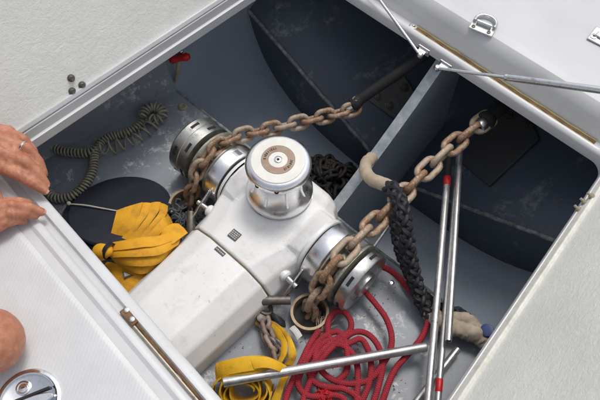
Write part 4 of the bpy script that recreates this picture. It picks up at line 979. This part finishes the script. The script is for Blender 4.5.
for s in (-1, 1):
    capsule(q, HD + sd_ * s * .082, HD + sd_ * s * .086 - ud * .03, .016, .012); capsule(q, HD + fd * .074 + sd_ * s * .03 + ud * .016, HD + fd * .074 + sd_ * s * .034 + ud * .016, .012, .012)
capsule(q, HD + fd * .080 + sd_ * .016 - ud * .048, HD + fd * .080 - sd_ * .016 - ud * .048, .008, .008)
KR = at(-11, 342, .066); KL = V(-.60, -.66, .062)
for K, hip, ank in ((KR, PEL + V(.08, -.08, -.02), KR + V(-.20, -.36, -.02)), (KL, PEL + V(-.08, .08, -.02), KL + V(-.26, -.34, -.018))):
    chainc(q, [hip, K], (.095, .062)); chainc(q, [K, K.lerp(ank, .4) + V(0, 0, -.005), ank], (.058, .052, .036)); capsule(q, ank, ank + V(-.10, -.14, -.008), .036, .026)
me, og = q.mesh('body', V(0, 0, 0)); body = bpy.data.objects.new('body', me); me.materials.append(SKIN); put(body, t, V(0, 0, 0))
rm = body.modifiers.new('remesh', 'REMESH'); rm.mode = 'VOXEL'; rm.voxel_size = .0028; rm.use_smooth_shade = True
sm = body.modifiers.new('smooth', 'SMOOTH'); sm.factor = .5; sm.iterations = 5
for pts, rad in [LH[0], LH[1], RH[1]]:
    tip, pre = pts[3], pts[2]; d = (tip - pre).normalized(); up = V(0, 0, 1) - d * d.z; up.normalize(); up = (up + ray(300, 200).normalized() * -.25).normalized(); r = rad[3]
    side = d.cross(up).normalized(); M = Matrix((d, side, up)).transposed(); qn = MB()
    rows = []
    for i in range(7):
        fx = -1 + 2 * i / 6; row = []
        for j in range(7):
            fy = -1 + 2 * j / 6; wx = fx * .0055; wy = fy * .0046 * math.sqrt(max(.12, 1 - max(0, fx * .8) ** 2 * .6))
            row.append(tip + M @ V(wx + r * .25, wy, r * .86 - 90 * wy * wy * .6 - 22 * max(0, fx) * wx * wx))
        rows.append(row)
    qn.grid(rows); obj('nail', qn, m_plain('nail', (.60, .33, .24), (.56, .29, .20), .3, 0, 40, .02) if 'nail' not in bpy.data.materials else bpy.data.materials['nail'], t)
a, b = LH[2][0][0], LH[2][0][1]; q = MB(); q.lathe([(.0125, -.0024), (.0142, -.002), (.0145, 0), (.0142, .002), (.0125, .0024)], a.lerp(b, .80), (b - a), 28, caps=False); obj('ring', q, CHR, t)
def cloth(name, parts, m):
    q = MB()
    for a, b, ra, rb in parts: capsule(q, a, b, ra, rb)
    me, og = q.mesh(name, V(0, 0, 0)); me.materials.append(m); o = bpy.data.objects.new(name, me); put(o, t, V(0, 0, 0)); r = o.modifiers.new('remesh', 'REMESH'); r.mode = 'VOXEL'; r.voxel_size = .008; r.use_smooth_shade = True; s = o.modifiers.new('smooth', 'SMOOTH'); s.iterations = 5
cloth('shirt', [(PEL + V(0, 0, .06), CH, .142, .142), (SL, CH, .082, .11), (SR, CH, .082, .11), (SL, SL.lerp(EL, .45), .072, .066), (SR, SR.lerp(ER, .45), .072, .066)], SHIRT)
cloth('shorts', [(PEL + V(-.08, .08, 0), PEL + V(.08, -.08, 0), .122, .122)] + [(PEL + V(s * .08, -s * .08, -.02), (PEL + V(s * .08, -s * .08, -.02)).lerp(K, .62), .108, .088) for s, K in ((1, KR), (-1, KL))], SHORT)
cloth('hair', [(HD + V(-.024, -.024, .035), HD + V(-.02, -.02, -.01), .092, .085)], HAIR)
